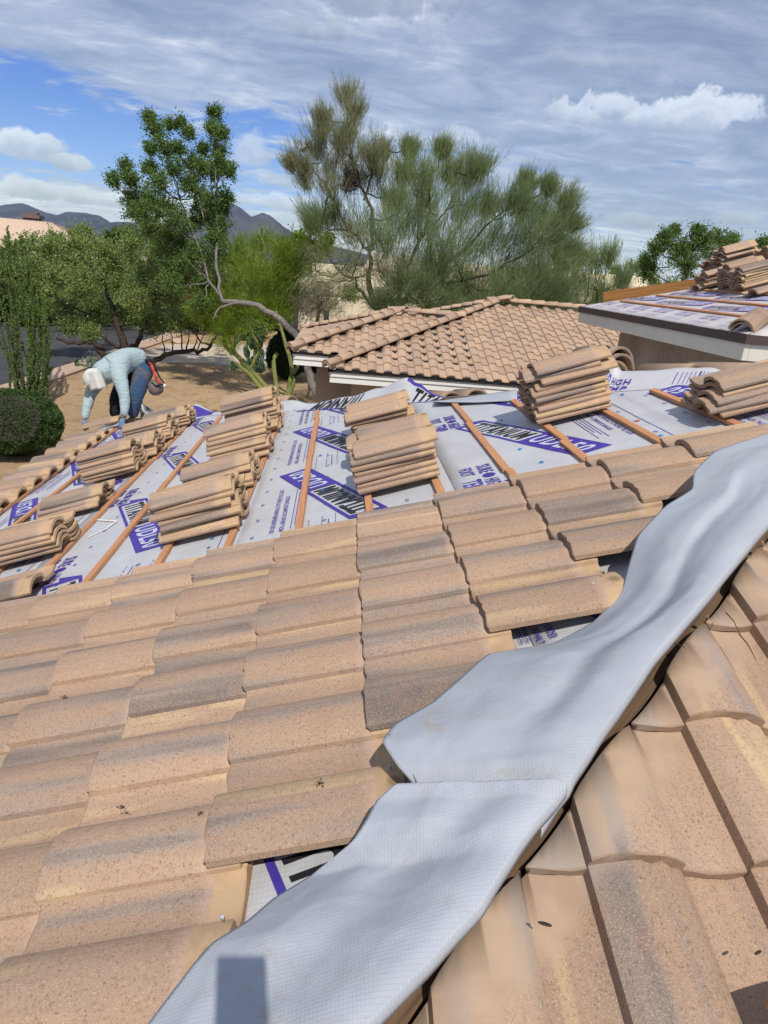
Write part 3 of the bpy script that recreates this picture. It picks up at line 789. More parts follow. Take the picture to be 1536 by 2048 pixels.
# hip boards
def hip_board(p0, p1, w, hgt, mat, parent, nm='hip_board', n=1):
    p0 = Vector(p0); p1 = Vector(p1); d = (p1 - p0); L = d.length; d.normalize(); s = d.cross(Vector((0, 0, 1))).normalized(); u = s.cross(d)
    for k in range(n):
        mb = MB(); mb.box((-w / 2, -L / n / 2 + 0.002, 0), (w / 2, L / n / 2 - 0.002, hgt))
        q = p0 + d * (L * (k + 0.5) / n)
        obj(nm, mb.mesh(nm, mat, bevel=0.002), parent, matrix=frame(s, d, u, q))


hip_board((Xe + 0.1, Xe + 0.1 - HK1, Ze(Xe + 0.1) + dk), (apex[0] - .1, apex[0] - .1 - HK1, Ze(apex[0] - .1) + dk), 0.036, 0.036, M['darkwood'], main, n=3)
hip_board((apex[0], apex[1], zA), (far_x, apex[1], zA), 0.04, 0.09, M['oldwood'], main, n=2)

# ------------------------------------------------------------------ grey sheet thrown over the near hip
ROWS = [((200, 2180), (660, 2150), .05, .10), ((300, 2048), (735, 2048), .05, .10), ((385, 1935), (862, 1920), .05, .10), ((425, 1890), (925, 1850), .045, .10), ((492, 1848), (972, 1800), .03, .10),
        ((548, 1800), (1005, 1745), .0, .105), ((622, 1755), (1030, 1705), -.01, .105), ((700, 1692), (1050, 1672), .055, .105), ((729, 1650), (1080, 1632), .075, .11), ((752, 1606), (1112, 1597), .075, .112), ((790, 1572), (1139, 1560), .090, .130)]
ROWS2 = [((880, 1660), (1085, 1640), .03, .07), ((845, 1600), (1122, 1585), .05, .09), ((826, 1568), (1146, 1556), .066, .105), ((795, 1532), (1160, 1530), .085, .11), ((764, 1482), (1188, 1492), .095, .11), ((790, 1447), (1214, 1450), .085, .115), ((865, 1404), (1250, 1400), .065, .115),
         ((925, 1352), (1288, 1345), .05, .115), ((975, 1308), (1318, 1300), .01, .115), ((1037, 1297), (1345, 1268), -.03, .115), ((1110, 1285), (1372, 1235), -.05, .115), ((1182, 1246), (1402, 1200), -.04, .115),
         ((1240, 1190), (1428, 1170), .0, .115), ((1257, 1130), (1452, 1140), .03, .12), ((1276, 1070), (1482, 1105), .075, .125), ((1330, 1012), (1520, 1060), .10, .13), ((1384, 978), (1560, 1015), .11, .135),
         ((1388, 942), (1600, 975), .12, .14), ((1430, 902), (1650, 935), .13, .14), ((1500, 878), (1710, 890), .13, .14), ((1590, 850), (1800, 850), .13, .14)]


def smooth_rows(rows, m):
    n = len(rows); A = np.array([[*LW(*a, h1), *LW(*b, h2)] for a, b, h1, h2 in rows]); s = np.linspace(0, n - 1, m); out = np.zeros((m, 6))
    for k in range(m):
        i = min(int(s[k]), n - 2); t = s[k] - i; p0 = A[max(i - 1, 0)]; p1 = A[i]; p2 = A[i + 1]; p3 = A[min(i + 2, n - 1)]
        cm = 0.5 * ((2 * p1) + (-p0 + p2) * t + (2 * p0 - 5 * p1 + 4 * p2 - p3) * t * t + (-p0 + 3 * p1 - 3 * p2 + p3) * t ** 3); out[k] = 0.25 * cm + 0.75 * (p1 + (p2 - p1) * t); out[k, 3:] += (out[k, :3] - out[k, 3:]) * 0.02
    return out


def drape(rows, m, seed, folds, lift=0.0, rollend=False):
    A = smooth_rows(rows, m); nc = 44; P = np.zeros((m, nc + 8, 3)); hd = np.array([1, 1, TA]) / sqrt(2 + TA * TA); side = np.array([1, -1, 0]) / sqrt(2)
    for i in range(m):
        a, b = A[i, :3], A[i, 3:]; s = i / (m - 1); w = np.linalg.norm(b - a)
        for j in range(nc):
            v = j / (nc - 1); p = a + (b - a) * v
            e = 4 * v * (1 - v); h = lift
            for (v0, amp, wid, s0, s1, dv) in folds:
                vv = v0 + dv * (s - 0.5); env = max(0.0, min(1.0, (s - s0) / 0.12)) * max(0.0, min(1.0, (s1 - s) / 0.12)); h += 0.6 * amp * env * math.exp(-((v - vv) / wid) ** 2)
            q = Vector(p)
            cr = 1 - abs(noise.noise((q.x * 4.5 + q.y * 2.0 + seed, q.y * 4.5 - q.x * 2.0, 5.1))) * 7; cr2 = 1 - abs(noise.noise((q.x * 11 + seed, q.y * 8, 9.3))) * 7
            h += 0.005 * noise.noise((q.x * 2.6 + seed, q.y * 2.6, 0.3)) * (0.05 + e) + (0.0032 * max(0, cr) + 0.0018 * max(0, cr2)) * min(1, e * 1.5) + 0.0010 * noise.noise((q.x * 26, q.y * 26, seed)) * e
            h -= 0.010 * max(0, (v - 0.90) / 0.10) ** 2
            P[i, j] = p + np.array([0, 0, h])
        base = P[i, nc - 1]; din = base - P[i, nc - 3]; din /= np.linalg.norm(din)
        for k in range(8):                                     # rolls over the hip board and hangs
            ang = (k + 1) / 8 * 1.75; r = 0.008; cdir = side
            P[i, nc + k] = base + cdir * (r * sin(min(ang, 1.57)) * 0.9) + np.array([0, 0, -1]) * (r * (1 - cos(min(ang, 1.57))) + max(0, ang - 1.57) * 0.06 + 0.0015 * k)
    if rollend:                                                # rolled front edge of the upper piece
        pass
    return P


sheet1 = drape(ROWS, 70, 3.0, [(0.30, 0.012, 0.15, 0.02, 0.98, 0.25), (0.55, -0.010, 0.12, 0.1, 0.95, 0.1), (0.82, 0.010, 0.12, 0.0, 1.0, 0.0)], lift=0.006)
sheet2 = drape(ROWS2, 110, 8.0, [(0.36, 0.010, 0.13, 0.1, 0.45, -0.25), (0.62, -0.026, 0.09, 0.22, 0.88, -0.30), (0.30, 0.018, 0.13, 0.45, 1.0, 0.30), (0.82, 0.016, 0.10, 0.05, 1.0, 0.05), (0.60, 0.012, 0.05, 0.6, 0.9, -0.5)], lift=0.0)
loose = thing('loose_underlayment', 'long loose strip of plain grey underlayment thrown over the near hip between both tiled slopes', 'underlayment sheet', tuple(sheet2[0, 0]))
obj('upper_sheet', grid_mesh('upper_sheet', sheet2, M['drape'], True, 0.0018), loose)
obj('lower_sheet', grid_mesh('lower_sheet', sheet1, M['drape'], True, 0.0018), loose)
# rolled fold at the lower end of the upper sheet
a = LW(762, 1478, .09); b = LW(826, 1566, .075); n_ = 26; Q = np.zeros((n_, 18, 3)); 
for i in range(n_):
    t_ = i / (n_ - 1); p = a + (b - a) * t_; 
    for j in range(18):
        ang = -0.3 + 3.6 * j / 17; r = 0.020 * (1 - 0.5 * t_)
        Q[i, j] = p + np.array([-cos(ang) * r * 0.2 + r * 0.9, cos(ang) * r * 0.4 + 0.00 * t_, sin(ang) * r - 0.006])
obj('rolled_edge', grid_mesh('rolled_edge', Q, M['drape'], True, 0.0015), loose)

# ------------------------------------------------------------------ turned-up sheet edge along the far hip
TOPS = [(372, 835), (390, 808), (430, 824), (500, 815), (560, 803), (585, 800), (620, 807), (700, 793), (760, 776), (815, 755), (835, 768), (870, 790), (900, 797), (960, 797), (1030, 788), (1100, 772), (1180, 744), (1213, 716), (1228, 722), (1245, 742), (1300, 741), (1370, 735), (1420, 735), (1455, 742), (1536, 734), (1640, 725)]
n_ = 150; ti = np.linspace(0, len(TOPS) - 1, n_); G = np.zeros((n_, 9, 3))
for k in range(n_):
    i = min(int(ti[k]), len(TOPS) - 2); t_ = ti[k] - i; t2 = t_ * t_ * (3 - 2 * t_); x = TOPS[i][0] + (TOPS[i + 1][0] - TOPS[i][0]) * t_; y = TOPS[i][1] + (TOPS[i + 1][1] - TOPS[i][1]) * t2
    v = ray(x, y); top = v * (HK2 + 0.02) / (v[0] + v[1])
    xb = top[0]; base = np.array([xb - 0.10, HK2 - xb - 0.10, Ze(xb - 0.10) + dk + 0.006])
    for j in range(9):
        s = j / 8; w = s ** 1.6
        G[k, j] = base * (1 - s) + top * s; G[k, j, 2] = base[2] * (1 - w) + max(top[2], base[2] + 0.01) * w + 0.004 * noise.noise((k * 0.17, j * 0.5, 2)) * s
obj('underlayment_flap', grid_mesh('underlayment_flap', G, M['under'], True, 0.0015), main)


def on_flap(k0, k1, j0, j1):
    def fn(p, q, e=0.0):
        a_ = k0 + (k1 - k0) * p; b_ = j0 + (j1 - j0) * q; i = int(max(0, min(n_ - 2, a_))); j = int(max(0, min(7, b_))); u_ = a_ - i; w_ = b_ - j
        P0 = (G[i, j] * (1 - u_) + G[i + 1, j] * u_) * (1 - w_) + (G[i, j + 1] * (1 - u_) + G[i + 1, j + 1] * u_) * w_
        nn = np.cross(G[i + 1, j] - G[i, j], G[i, j + 1] - G[i, j]); nn /= np.linalg.norm(nn) + 1e-9
        if nn @ P0 > 0: nn = -nn
        return P0 + nn * (0.004 + e)
    return fn


P = Print()
def kx(x):
    for i in range(len(TOPS) - 1):
        if TOPS[i][0] <= x <= TOPS[i + 1][0]: return (i + (x - TOPS[i][0]) / (TOPS[i + 1][0] - TOPS[i][0])) / (len(TOPS) - 1) * (n_ - 1)
f1 = on_flap(kx(838), kx(985), 2.0, 7.2); P.text('black', f1, 'TITANIUM', 0, 1, 0, 1, 0.035); P.rect('purple', f1, -0.3, 1.1, 1.05, 1.18, 20); P.rect('purple', f1, -0.1, 1.1, -0.25, -0.1, 20)
f1 = on_flap(kx(1010), kx(1100), 1.0, 7.0); P.rect('purple', f1, 0, 1, 0, 1.0, 12); P.text('white_print', lambda p, q: f1(p, q, 0.0015), 'UDL50', 0.1, 0.95, 0.2, 0.8, 0.03)
f1 = on_flap(kx(640), kx(735), 7.6, 0.5); P.text('black', f1, 'TITANIUM', 1, 0, 0, 1, 0.035); P.rect('purple', f1, -0.25, 1.15, 1.05, 1.2, 20)
f1 = on_flap(kx(1208), kx(1275), 0.6, 6.4)
for w_, p0_, p1_, q0_, q1_ in (('SURE', 0.0, 0.40, 0.56, 0.94), ('FOOT', 0.03, 0.43, 0.08, 0.46), ('HIGH', 0.62, 0.98, 0.50, 0.86), ('TEMP', 0.54, 0.98, 0.02, 0.40)): P.text('purple', f1, w_, p0_, p1_, q0_, q1_, 0.03)
P.ring('purple', f1, 0.50, 0.72, 0.055, 0.17, 10, 0.45)
f1 = on_flap(kx(1360), kx(1430), 2.0, 7.0); [P.rect('purple', f1, 0.12 * i, 0.12 * i + (0.05 if i == 5 else 0.015), 0.1, 0.95, 2) for i in range(9)]
f1 = on_flap(kx(378), kx(430), 0.5, 7.4); P.rect('purple', f1, 0, 1, 0, 1, 10); P.text('white_print', lambda p, q: f1(p, q, 0.0015), 'UDL50', 0.1, 0.9, 0.2, 0.85, 0.03)
for txt_, x_, y_, ln_, hh_ in (('USE UNDER', 1096, 1240, 0.115, 0.026), ('AL, ASPHALT', 1070, 1248, 0.125, 0.026), ('WHERE APPLICABLE', 1049, 1258, 0.09, 0.012), ('SEE INSTRUCTIONS', 1038, 1264, 0.08, 0.012)):
    U_, V_0 = LI(x_, y_, DECK); P.text('purple', (lambda p, q, U_=U_, V_0=V_0: LP(U_ + q, V_0 - p, DECK + 0.010)), txt_, 0, ln_, -hh_, 0, 0.02)
P.flush(main)

# the folded-back pale tongue of sheet by the middle stack
F0 = np.zeros((12, 6, 3))
for i in range(12):
    for j in range(6):
        s = i / 11; w = j / 5
        xx = 868 + (1034 - 868) * s; yt = 803 - 24 * s; yb = 804 + 2 * s - 16 * max(0, s - 0.5) * 0.6
        x_, y_ = xx, yt * (1 - w) + yb * w; v = ray(x_, y_); F0[i, j] = v * (HK2 - 0.16 - 0.24 * w + 0.0 * s) / (v[0] + v[1]); F0[i, j, 2] += 0.004 * sin(w * 3)
obj('folded_tongue', grid_mesh('folded_tongue', F0, M['drape'], True, 0.0015), main)

# ------------------------------------------------------------------ loose tiles in stacks on the near slope
ORD = ['top', 'second', 'third', 'fourth', 'fifth', 'sixth', 'seventh', 'eighth', 'ninth', 'tenth', 'eleventh', 'twelfth', 'thirteenth']


def stack(axes, pos_fn, n, desc, group, base_h, spacing=0.0298, seed=0, spread=0.014, shifts=None, cat='roof tile'):
    r = random.Random(seed * 77 + 3); h = base_h
    for i in range(n):
        du, dv = r.uniform(-spread, spread), r.uniform(-spread, spread)
        if shifts and i in shifts: du += shifts[i][0]; dv += shifts[i][1]
        org = pos_fn(du, dv, h)
        m = frame(*axes, org) @ Matrix.Rotation(r.uniform(-0.05, 0.05), 4, 'Z') @ Matrix.Rotation(r.uniform(-0.008, 0.008), 4, 'X')
        o = obj('loose_tile', r.choice(TILES_S), None, matrix=m)
        k = n - 1 - i; w = ORD[k] if i else 'lowest'
        if n == 1: w = 'single'
        if n == 1: tag(o, 'single loose clay-coloured tile ' + desc, cat, group)
        else: tag(o, '%s tile of the stack %s' % (w, desc), cat, group)
        h += spacing + r.uniform(-0.0015, 0.0025)


def lstack(U, V, n, desc, seed, **k):
    stack((LX, LY, LZ), lambda du, dv, h: LP(U + du, V + TW + dv, h), n, desc, 'loose roof tiles stacked on the stripped slope', -0.0395, seed=seed, **k)


lstack(-2.33, 3.66, 5, 'at the far left, cut by the photo edge', 1)
lstack(-2.38, 4.50, 3, 'lying low at left, just behind the frontmost left one', 2)
lstack(-2.36, 5.28, 7, 'nearest behind the eave tiles at left, seven high', 3)
lstack(-2.32, 5.80, 5, 'second behind the seven-high left one, toward the worker', 4)
lstack(-2.33, 6.40, 6, 'just right of the worker\'s gloved hand', 5)
lstack(-2.29, 6.98, 5, 'farthest left row end, by the worker\'s jeans', 6, spread=0.02)
lstack(-1.24, 3.36, 7, 'largest in the left centre, seven high', 7, shifts={6: (0.0, 0.0), 5: (0.03, 0)})
lstack(-1.25, 4.07, 5, 'right behind the large left-centre one', 8, spread=0.018)
lstack(-1.22, 4.76, 8, 'third back in the left-centre row', 9, spread=0.018)
lstack(-1.21, 5.55, 10, 'farthest back in the left-centre row, before the palo verde', 10, spread=0.025)
lstack(-0.205, 3.35, 7, 'middle of the roof, in front, seven high', 11, shifts={4: (0.02, 0.0), 5: (0.035, 0.0), 6: (0.04, 0)})
lstack(-0.200, 3.92, 5, 'middle of the roof, second back', 12, spread=0.02, shifts={4: (0.07, 0.03)})
lstack(-0.205, 4.55, 6, 'middle of the roof, backmost', 13, spread=0.018, shifts={5: (0.0, 0.06)})
lstack(0.865, 3.83, 10, 'tallest, ten high, below the right garage roof', 14, spread=0.016, shifts={7: (0.06, 0.0), 8: (0.0, 0.02), 9: (0.02, -0.02)})
lstack(1.575, 3.16, 5, 'at the right photo edge above the grey sheet', 15, spread=0.012, shifts={1: (-0.03, 0.0), 2: (-0.02, 0.0), 3: (0.01, 0), 4: (0.03, 0)})
stack((LX, LY, LZ), lambda du, dv, h: LP(-2.26 + du, 3.05 + TW + dv, h), 1, 'lying alone at the left end of the laid courses', 'loose roof tiles stacked on the stripped slope', -0.035, seed=16)

# bent white strip of torn tape
pts = [LP(*LI(177, 1077, DECK), DECK + 0.008), LP(*LI(213, 1061, DECK), DECK + 0.010), LP(*LI(234, 1046, DECK), DECK + 0.012), LP(*LI(192, 1042, DECK), DECK + 0.009)]
mb = MB()
for a, b in zip(pts[:-1], pts[1:]):
    d = Vector(b - a).normalized(); s = Vector(UV_N).cross(d) * 0.007
    mb.prism([Vector(a) - s, Vector(b) - s, Vector(b) + s, Vector(a) + s], Vector(UV_N) * 0.002)
tag(obj('plastic_strip', mb.mesh('plastic_strip', M['white'])), 'bent white plastic strip lying on the printed sheet at left', 'strip')

# ------------------------------------------------------------------ barrel cap tiles
def cap_mesh(mat, r0=0.118, r1=0.098, L=0.42, th=0.016, seg=10, a0=0.12):
    v = []; f = []
    for j, (y, r) in enumerate(((0, r0), (0.05, r0 - 0.002), (L, r1))):
        for s in (0, 1):
            for i in range(seg + 1):
                a = pi - a0 - (pi - 2 * a0) * i / seg; q = r - th * s; v.append((q * cos(a), y, q * sin(a) - r * 0.35))
    n = seg + 1; g = lambda j, s, i: (j * 2 + s) * n + i
    for j in range(2):
        for i in range(seg):
            f.append((g(j, 0, i), g(j, 0, i + 1), g(j + 1, 0, i + 1), g(j + 1, 0, i))); f.append((g(j, 1, i + 1), g(j, 1, i), g(j + 1, 1, i), g(j + 1, 1, i + 1)))
        f.append((g(j, 0, 0), g(j + 1, 0, 0), g(j + 1, 1, 0), g(j, 1, 0))); f.append((g(j + 1, 0, seg), g(j, 0, seg), g(j, 1, seg), g(j + 1, 1, seg)))
    for i in range(seg):
        f.append((g(0, 0, i + 1), g(0, 0, i), g(0, 1, i), g(0, 1, i + 1))); f.append((g(2, 0, i), g(2, 0, i + 1), g(2, 1, i + 1), g(2, 1, i)))
    me = mesh_np('cap_tile', v, f, mat, True)
    for p in me.polygons:
        if abs(p.normal.y) > 0.7: p.use_smooth = False
    return me
CAP = cap_mesh(M['cap']); CAPN = cap_mesh(M['tile'])


def along(p, d, up=(0, 0, 1), roll=0.0):
    d = Vector(d).normalized(); x = d.cross(Vector(up)).normalized(); z = x.cross(d)
    return frame(x, d, z, p) @ Matrix.Rotation(roll, 4, 'Y')


def cap_run(p0, p1, parent, exposure=0.345, lift=0.05, mesh=None, first_extra=0):
    p0 = Vector(p0); p1 = Vector(p1); d = (p1 - p0); L = d.length; d.normalize(); n = int(L / exposure) + 1
    for k in range(n):
        p = p0 + d * (k * exposure) + Vector((0, 0, lift))
        m = along(p, d) @ Matrix.Rotation(-0.04, 4, 'X')
        obj('cap_tile', mesh or CAP, parent, matrix=m)
    for e in range(first_extra):                                # doubled starters under the first cap
        p = p0 + d * 0.012 + Vector((0, 0, lift - 0.022 * (e + 1)))
        obj('cap_tile', mesh or CAP, parent, matrix=along(p, d))


def ncap(x, y, d, lab, dist=HK2 + 0.20, roll=0.0, up=(0, 0, 1), dz=0.0):
    v = ray(x, y); p = v * dist / (v[0] + v[1]); o = obj('loose_cap_tile', CAPN, None, matrix=along((p[0], p[1], p[2] + dz), d, up, roll))
    tag(o, lab, 'cap tile', 'loose barrel cap tiles along the far hip')


ncap(1392, 752, (-0.40, 0.90, -0.12), 'single barrel cap tile behind the turned-up sheet, left of the right-edge stack')
ncap(1500, 752, (-0.40, 0.90, -0.10), 'pale cap tile half hidden behind the stack at the right photo edge')
ncap(1242, 716, (-0.35, 0.93, -0.1), 'uppermost of the three broken cap tiles right of the ten-high stack', dist=HK2 + 0.32)
ncap(1244, 730, (-0.35, 0.93, -0.1), 'middle one of the broken cap tiles right of the ten-high stack', dist=HK2 + 0.30)
ncap(1232, 744, (-0.35, 0.93, -0.1), 'lowest of the broken cap tiles right of the ten-high stack', dist=HK2 + 0.28)
ncap(955, 796, (-0.2, 0.9, -0.15), 'cap tile seen through the gap above the pale folded tongue, left one', dist=HK2 + 0.34)
ncap(905, 801, (-0.45, 0.85, -0.15), 'cap tile end arched dark behind the lettered flap in the middle', dist=HK2 + 0.28)
ncap(585, 806, (-0.8, 0.5, -0.15), 'cap tile peeping over the sheet left of the middle stack', dist=HK2 + 0.25)
ncap(430, 832, (-0.8, 0.5, -0.15), 'cap tile behind the dark flap near the worker', dist=HK2 + 0.3)
# lump of torn felt and mortar by the broken caps
bm = bmesh.new(); bmesh.ops.create_icosphere(bm, subdivisions=3, radius=0.07)
for vtx in bm.verts: vtx.co *= 1 + 0.6 * noise.noise(vtx.co * 22); vtx.co.z *= 0.5; vtx.co.x *= 1.4
me = bpy.data.meshes.new('torn_felt'); bm.to_mesh(me); bm.free(); me.materials.append(M['felt'])
v = ray(1212, 703); p = v * (HK2 + 0.34) / (v[0] + v[1])
tag(obj('torn_felt', me, None, matrix=Matrix.Translation(p)), 'black torn lump of roofing felt beside the broken cap tiles', 'felt scrap')

# ------------------------------------------------------------------ neighbouring garage with finished tile roof
BX, BY, BZ = -0.15, 13.62, -1.87
gar = thing('garage_building', 'tan stucco building with finished S-tile hip roof and white fascia in the middle', 'building', (3.5, 16.0, GZ))
RDG = BY + 4.05; far_bx = 12.0
cnt = [0]; stuffv = []


def slope_tiles(x0, y0, z0, x1, rows, cuts, axis='R', limit=230, cols0=-1, w=0.311, e=0.355):
    """tiles on a slope whose eave starts at (x0,y0,z0)"""
    ax = (RX, RY, RZ) if axis == 'R' else (LX, LY, LZ); ncol = int((x1 - x0) / w) + 2
    for k in range(rows):
        for j in range(cols0, ncol):
            S = e * k - 0.03
            if axis == 'R': p = Vector((x0 + w * j, y0 + S * CA, z0 + S * SA))
            else: p = Vector((y0 + S * CA, x0 + w * j, z0 + S * SA))
            m = tile_matrix(ax, p, TILT, rnd.uniform(-0.01, 0.01), 0)
            me = cut_tile(TILE_LO, m, cuts)
            if me is None: continue
            cnt[0] += 1
            if cnt[0] <= limit: obj('roof_tile', me, gar, matrix=m)
            else:
                vv = np.empty(len(me.vertices) * 3, np.float32); me.vertices.foreach_get('co', vv); stuffv.append((me, m))


slope_tiles(BX, BY, BZ, 7.3, 12, [((BX + 0.06, BY, 0), (-1, 1, 0)), ((0, RDG - 0.02, 0), (0, 1, 0)), ((7.4, 0, 0), (1, 0, 0))], limit=235)
C2 = (-0.90, 14.2, -1.66)
slope_tiles(C2[0], C2[1], C2[2], 2.7, 7, [((C2[0] + 0.06, C2[1], 0), (-1, 1, 0)), ((0, C2[1] + 2.28, 0), (0, 1, 0)), ((0, 13.80, 0), (1, -1, 0))], limit=290)
slope_tiles(C2[1], C2[0], C2[2], 18.8, 7, [((C2[0], C2[1] + 0.06, 0), (1, -1, 0)), ((C2[0], 18.74, 0), (1, 1, 0))], axis='L', limit=291)
if stuffv:
    V_ = []; F_ = []; o_ = 0
    for me, m in stuffv:
        mm = np.array(m); vv = np.empty(len(me.vertices) * 3, np.float32); me.vertices.foreach_get('co', vv); vv = vv.reshape(-1, 3)
        V_.append(vv @ mm[:3, :3].T + mm[:3, 3])
        for p in me.polygons: F_.append([i + o_ for i in p.vertices])
        o_ += len(vv)
    me = bpy.data.meshes.new('roof_tile'); me.from_pydata(np.concatenate(V_).tolist(), [], F_); me.materials.append(M['tile_far']); me.update()
    o = obj('roof_tile', me, gar); o['kind'] = 'stuff'
pk = (BX + 4.05, RDG, BZ + 1.35)
dd = -0.03
mb = MB(); mb.prism([(BX, BY, BZ + dd), (far_bx, BY, BZ + dd), (far_bx, RDG, pk[2] + dd), (pk[0], RDG, pk[2] + dd)], (0, 0, -0.05))
mb.prism([(BX, BY, BZ + dd), (pk[0], RDG, pk[2] + dd), (BX, RDG + 4.05, BZ + dd)], (0, 0, -0.05))
mb.prism([(BX, RDG + 4.05, BZ + dd), (pk[0], RDG, pk[2] + dd), (far_bx, RDG, pk[2] + dd), (far_bx, RDG + 4.05, BZ + dd)], (0, 0, -0.05))
obj('roof_deck', mb.mesh('roof_deck', M['felt']), gar)
p2 = (C2[0] + 2.3, C2[1] + 2.3, C2[2] + 2.3 / 3)
mb = MB(); mb.prism([(C2[0], C2[1], C2[2] + dd), (2.8, C2[1], C2[2] + dd), (3.0, p2[1], p2[2] + dd), (p2[0], p2[1], p2[2] + dd)], (0, 0, -0.04))
mb.prism([(C2[0], C2[1], C2[2] + dd), (p2[0], p2[1], p2[2] + dd), (C2[0], 18.8, C2[2] + dd)], (0, 0, -0.04))
mb.prism([(C2[0], 18.8, C2[2] + dd), (p2[0], p2[1], p2[2] + dd), (3.0, p2[1], p2[2] + dd), (3.0, 18.8, C2[2] + dd)], (0, 0, -0.04))
obj('roof_deck', mb.mesh('roof_deck', M['felt']), gar)
cap_run((BX - 0.05, BY - 0.05, BZ), (pk[0], pk[1], pk[2]), gar, lift=0.085, first_extra=3)
cap_run((far_bx - 4.2, RDG, pk[2]), (pk[0] - 0.1, RDG, pk[2]), gar, lift=0.075)
cap_run((BX, RDG + 4.05, BZ), (pk[0], pk[1], pk[2]), gar, lift=0.085)
cap_run((C2[0] - 0.05, C2[1] - 0.05, C2[2]), p2, gar, lift=0.085, first_extra=3)
cap_run((C2[0], 18.8, C2[2]), p2, gar, lift=0.085)
cap_run((2.9, p2[1], p2[2]), (p2[0], p2[1], p2[2]), gar, lift=0.075)


def eave_trim(x0, x1, y, z, parent, mat, bird=True):
    mb = MB(); mb.box((x0, y + 0.03, z - 0.17), (x1, y + 0.06, z - 0.03)); mb.box((x0 + 0.015, y + 0.055, z - 0.29), (x1, y + 0.10, z - 0.165))
    mb.box((x0 - 0.012, y + 0.012, z - 0.085), (x1, y + 0.034, z - 0.05)); mb.box((x0, y + 0.05, z - 0.03), (x1, y + 0.075, z + 0.012))
    obj('fascia', mb.mesh('fascia', mat, bevel=0.003), parent)
    mb = MB(); mb.box((x0 + 0.05, y + 0.10, z - 0.28), (x1, y + 0.60, z - 0.255)); obj('soffit', mb.mesh('soffit', mat), parent)


eave_trim(BX + 0.03, far_bx, BY, BZ, gar, M['white'])
eave_trim(C2[0] + 0.03, BX + 0.0, C2[1], C2[2], gar, M['white'])
mb = MB(); mb.box((C2[0] + 0.03, C2[1] + 0.1, C2[2] - 0.29), (C2[0] + 0.09, 18.7, C2[2] - 0.03)); obj('fascia', mb.mesh('fascia', M['white']), gar)
mb = MB(); mb.box((BX + 0.50, BY + 0.55, GZ), (far_bx, BY + 0.75, BZ - 0.25)); mb.box((C2[0] + 0.48, C2[1] + 1.4, GZ), (BX + 0.75, C2[1] + 1.6, C2[2] - 0.27)); mb.box((C2[0] + 0.48, C2[1] + 1.6, GZ), (C2[0] + 0.68, 18.3, C2[2] - 0.27))
obj('wall', mb.mesh('wall', M['stucco']), gar)

# ------------------------------------------------------------------ higher wing at the right, stripped as well
cw = thing('house_wing', 'higher stucco wing at right with stripped roof, brown drip edge and pale fascia', 'house', (6.0, 8.6, GZ))
CX, CY0, CY1, CZ = 3.70, 6.25, 10.95, -0.268
cz = lambda X: CZ + (X - CX) * TA
ca = (CX + 2.35, 8.6, CZ + 2.35 / 3); fx = 12.0
mb = MB(); mb.prism([(CX, CY0, CZ - 0.01), (CX, CY1, CZ - 0.01), (ca[0], ca[1], ca[2] - 0.01)], (0, 0, -0.03))
mb.prism([(CX, CY0, CZ - 0.01), (ca[0], ca[1], ca[2] - 0.01), (fx, ca[1], ca[2] - 0.01), (fx, CY0, CZ - 0.01)], (0, 0, -0.03))
mb.prism([(CX, CY1, CZ - 0.01), (fx, CY1, CZ - 0.01), (fx, ca[1], ca[2] - 0.01), (ca[0], ca[1], ca[2] - 0.01)], (0, 0, -0.03))
obj('roof_deck', mb.mesh('roof_deck', M['darkwood']), cw)
P_ = np.zeros((26, 50, 3)); tri_ok = []
for i in range(26):
    X = CX - 0.012 + 2.33 * i / 25; a_, b_ = CY0 + max(0, X - CX) - 0.01, CY1 - max(0, X - CX) + 0.01
    for j in range(50):
        Y = a_ + (b_ - a_) * j / 49; P_[i, j] = (X, Y, cz(X) + 0.004 + 0.005 * noise.noise((X * 5, Y * 5, 3)) + (0.004 * noise.noise((Y * 9, 1, 1)) if i == 0 else 0))
obj('underlayment', grid_mesh('underlayment', P_, M['under_old'], True, 0.0015), cw)
P_ = np.zeros((12, 50, 3))
for i in range(12):
    Y = CY0 - 0.012 + 2.33 * i / 11
    for j in range(50):
        X = CX + max(0, Y - CY0) + (fx - CX - max(0, Y - CY0)) * j / 49; P_[i, j] = (X, Y, CZ + (Y - CY0) * TA + 0.004 + 0.004 * noise.noise((X * 5, Y * 5, 3)))
obj('underlayment', grid_mesh('underlayment', P_, M['under_old'], True, 0.0015), cw)
P = Print()
for (xa, yy, sg) in [(4.48, 0.45, -1), (4.12, 0.0, -1), (4.95, 0.2, 1), (5.4, 0.9, -1)]:
    for k in range(-1, 6):
        y0_ = 5.8 + yy + 1.25 * k
        def fn(s_, t_, e=0.0): X = xa + 0.12 * s_ + 0.17 * t_; Y = y0_ + 1.02 * (1 - s_); return np.array((X, Y, cz(X) + 0.0125 + e + 0.005 * noise.noise((X * 5, Y * 5, 3))))
        logo(P, fn)
for k in range(9):
    y0_ = 6.0 + 0.6 * k
    def g(p, q, e=0.0): return np.array((3.82 + q, y0_ + 0.4 - p, cz(3.82 + q) + 0.0125 + 0.005 * noise.noise(((3.82 + q) * 5, (y0_ + 0.4 - p) * 5, 3))))
    P.text('purple', g, 'SURE FOOT', 0, 0.36, 0.13, 0.19, 0.02); P.text('purple', g, 'HIGH TEMP', 0.02, 0.36, 0.05, 0.11, 0.02)
    for q in range(3): P.rect('purple', g, 0.05, 0.40, -0.02 - 0.02 * q, -0.015 - 0.02 * q, 3)
P.b = {{'purple': 'purple_faded', 'black': 'black_faded', 'white_print': 'white_print'}[k_]: v_ for k_, v_ in P.b.items()}
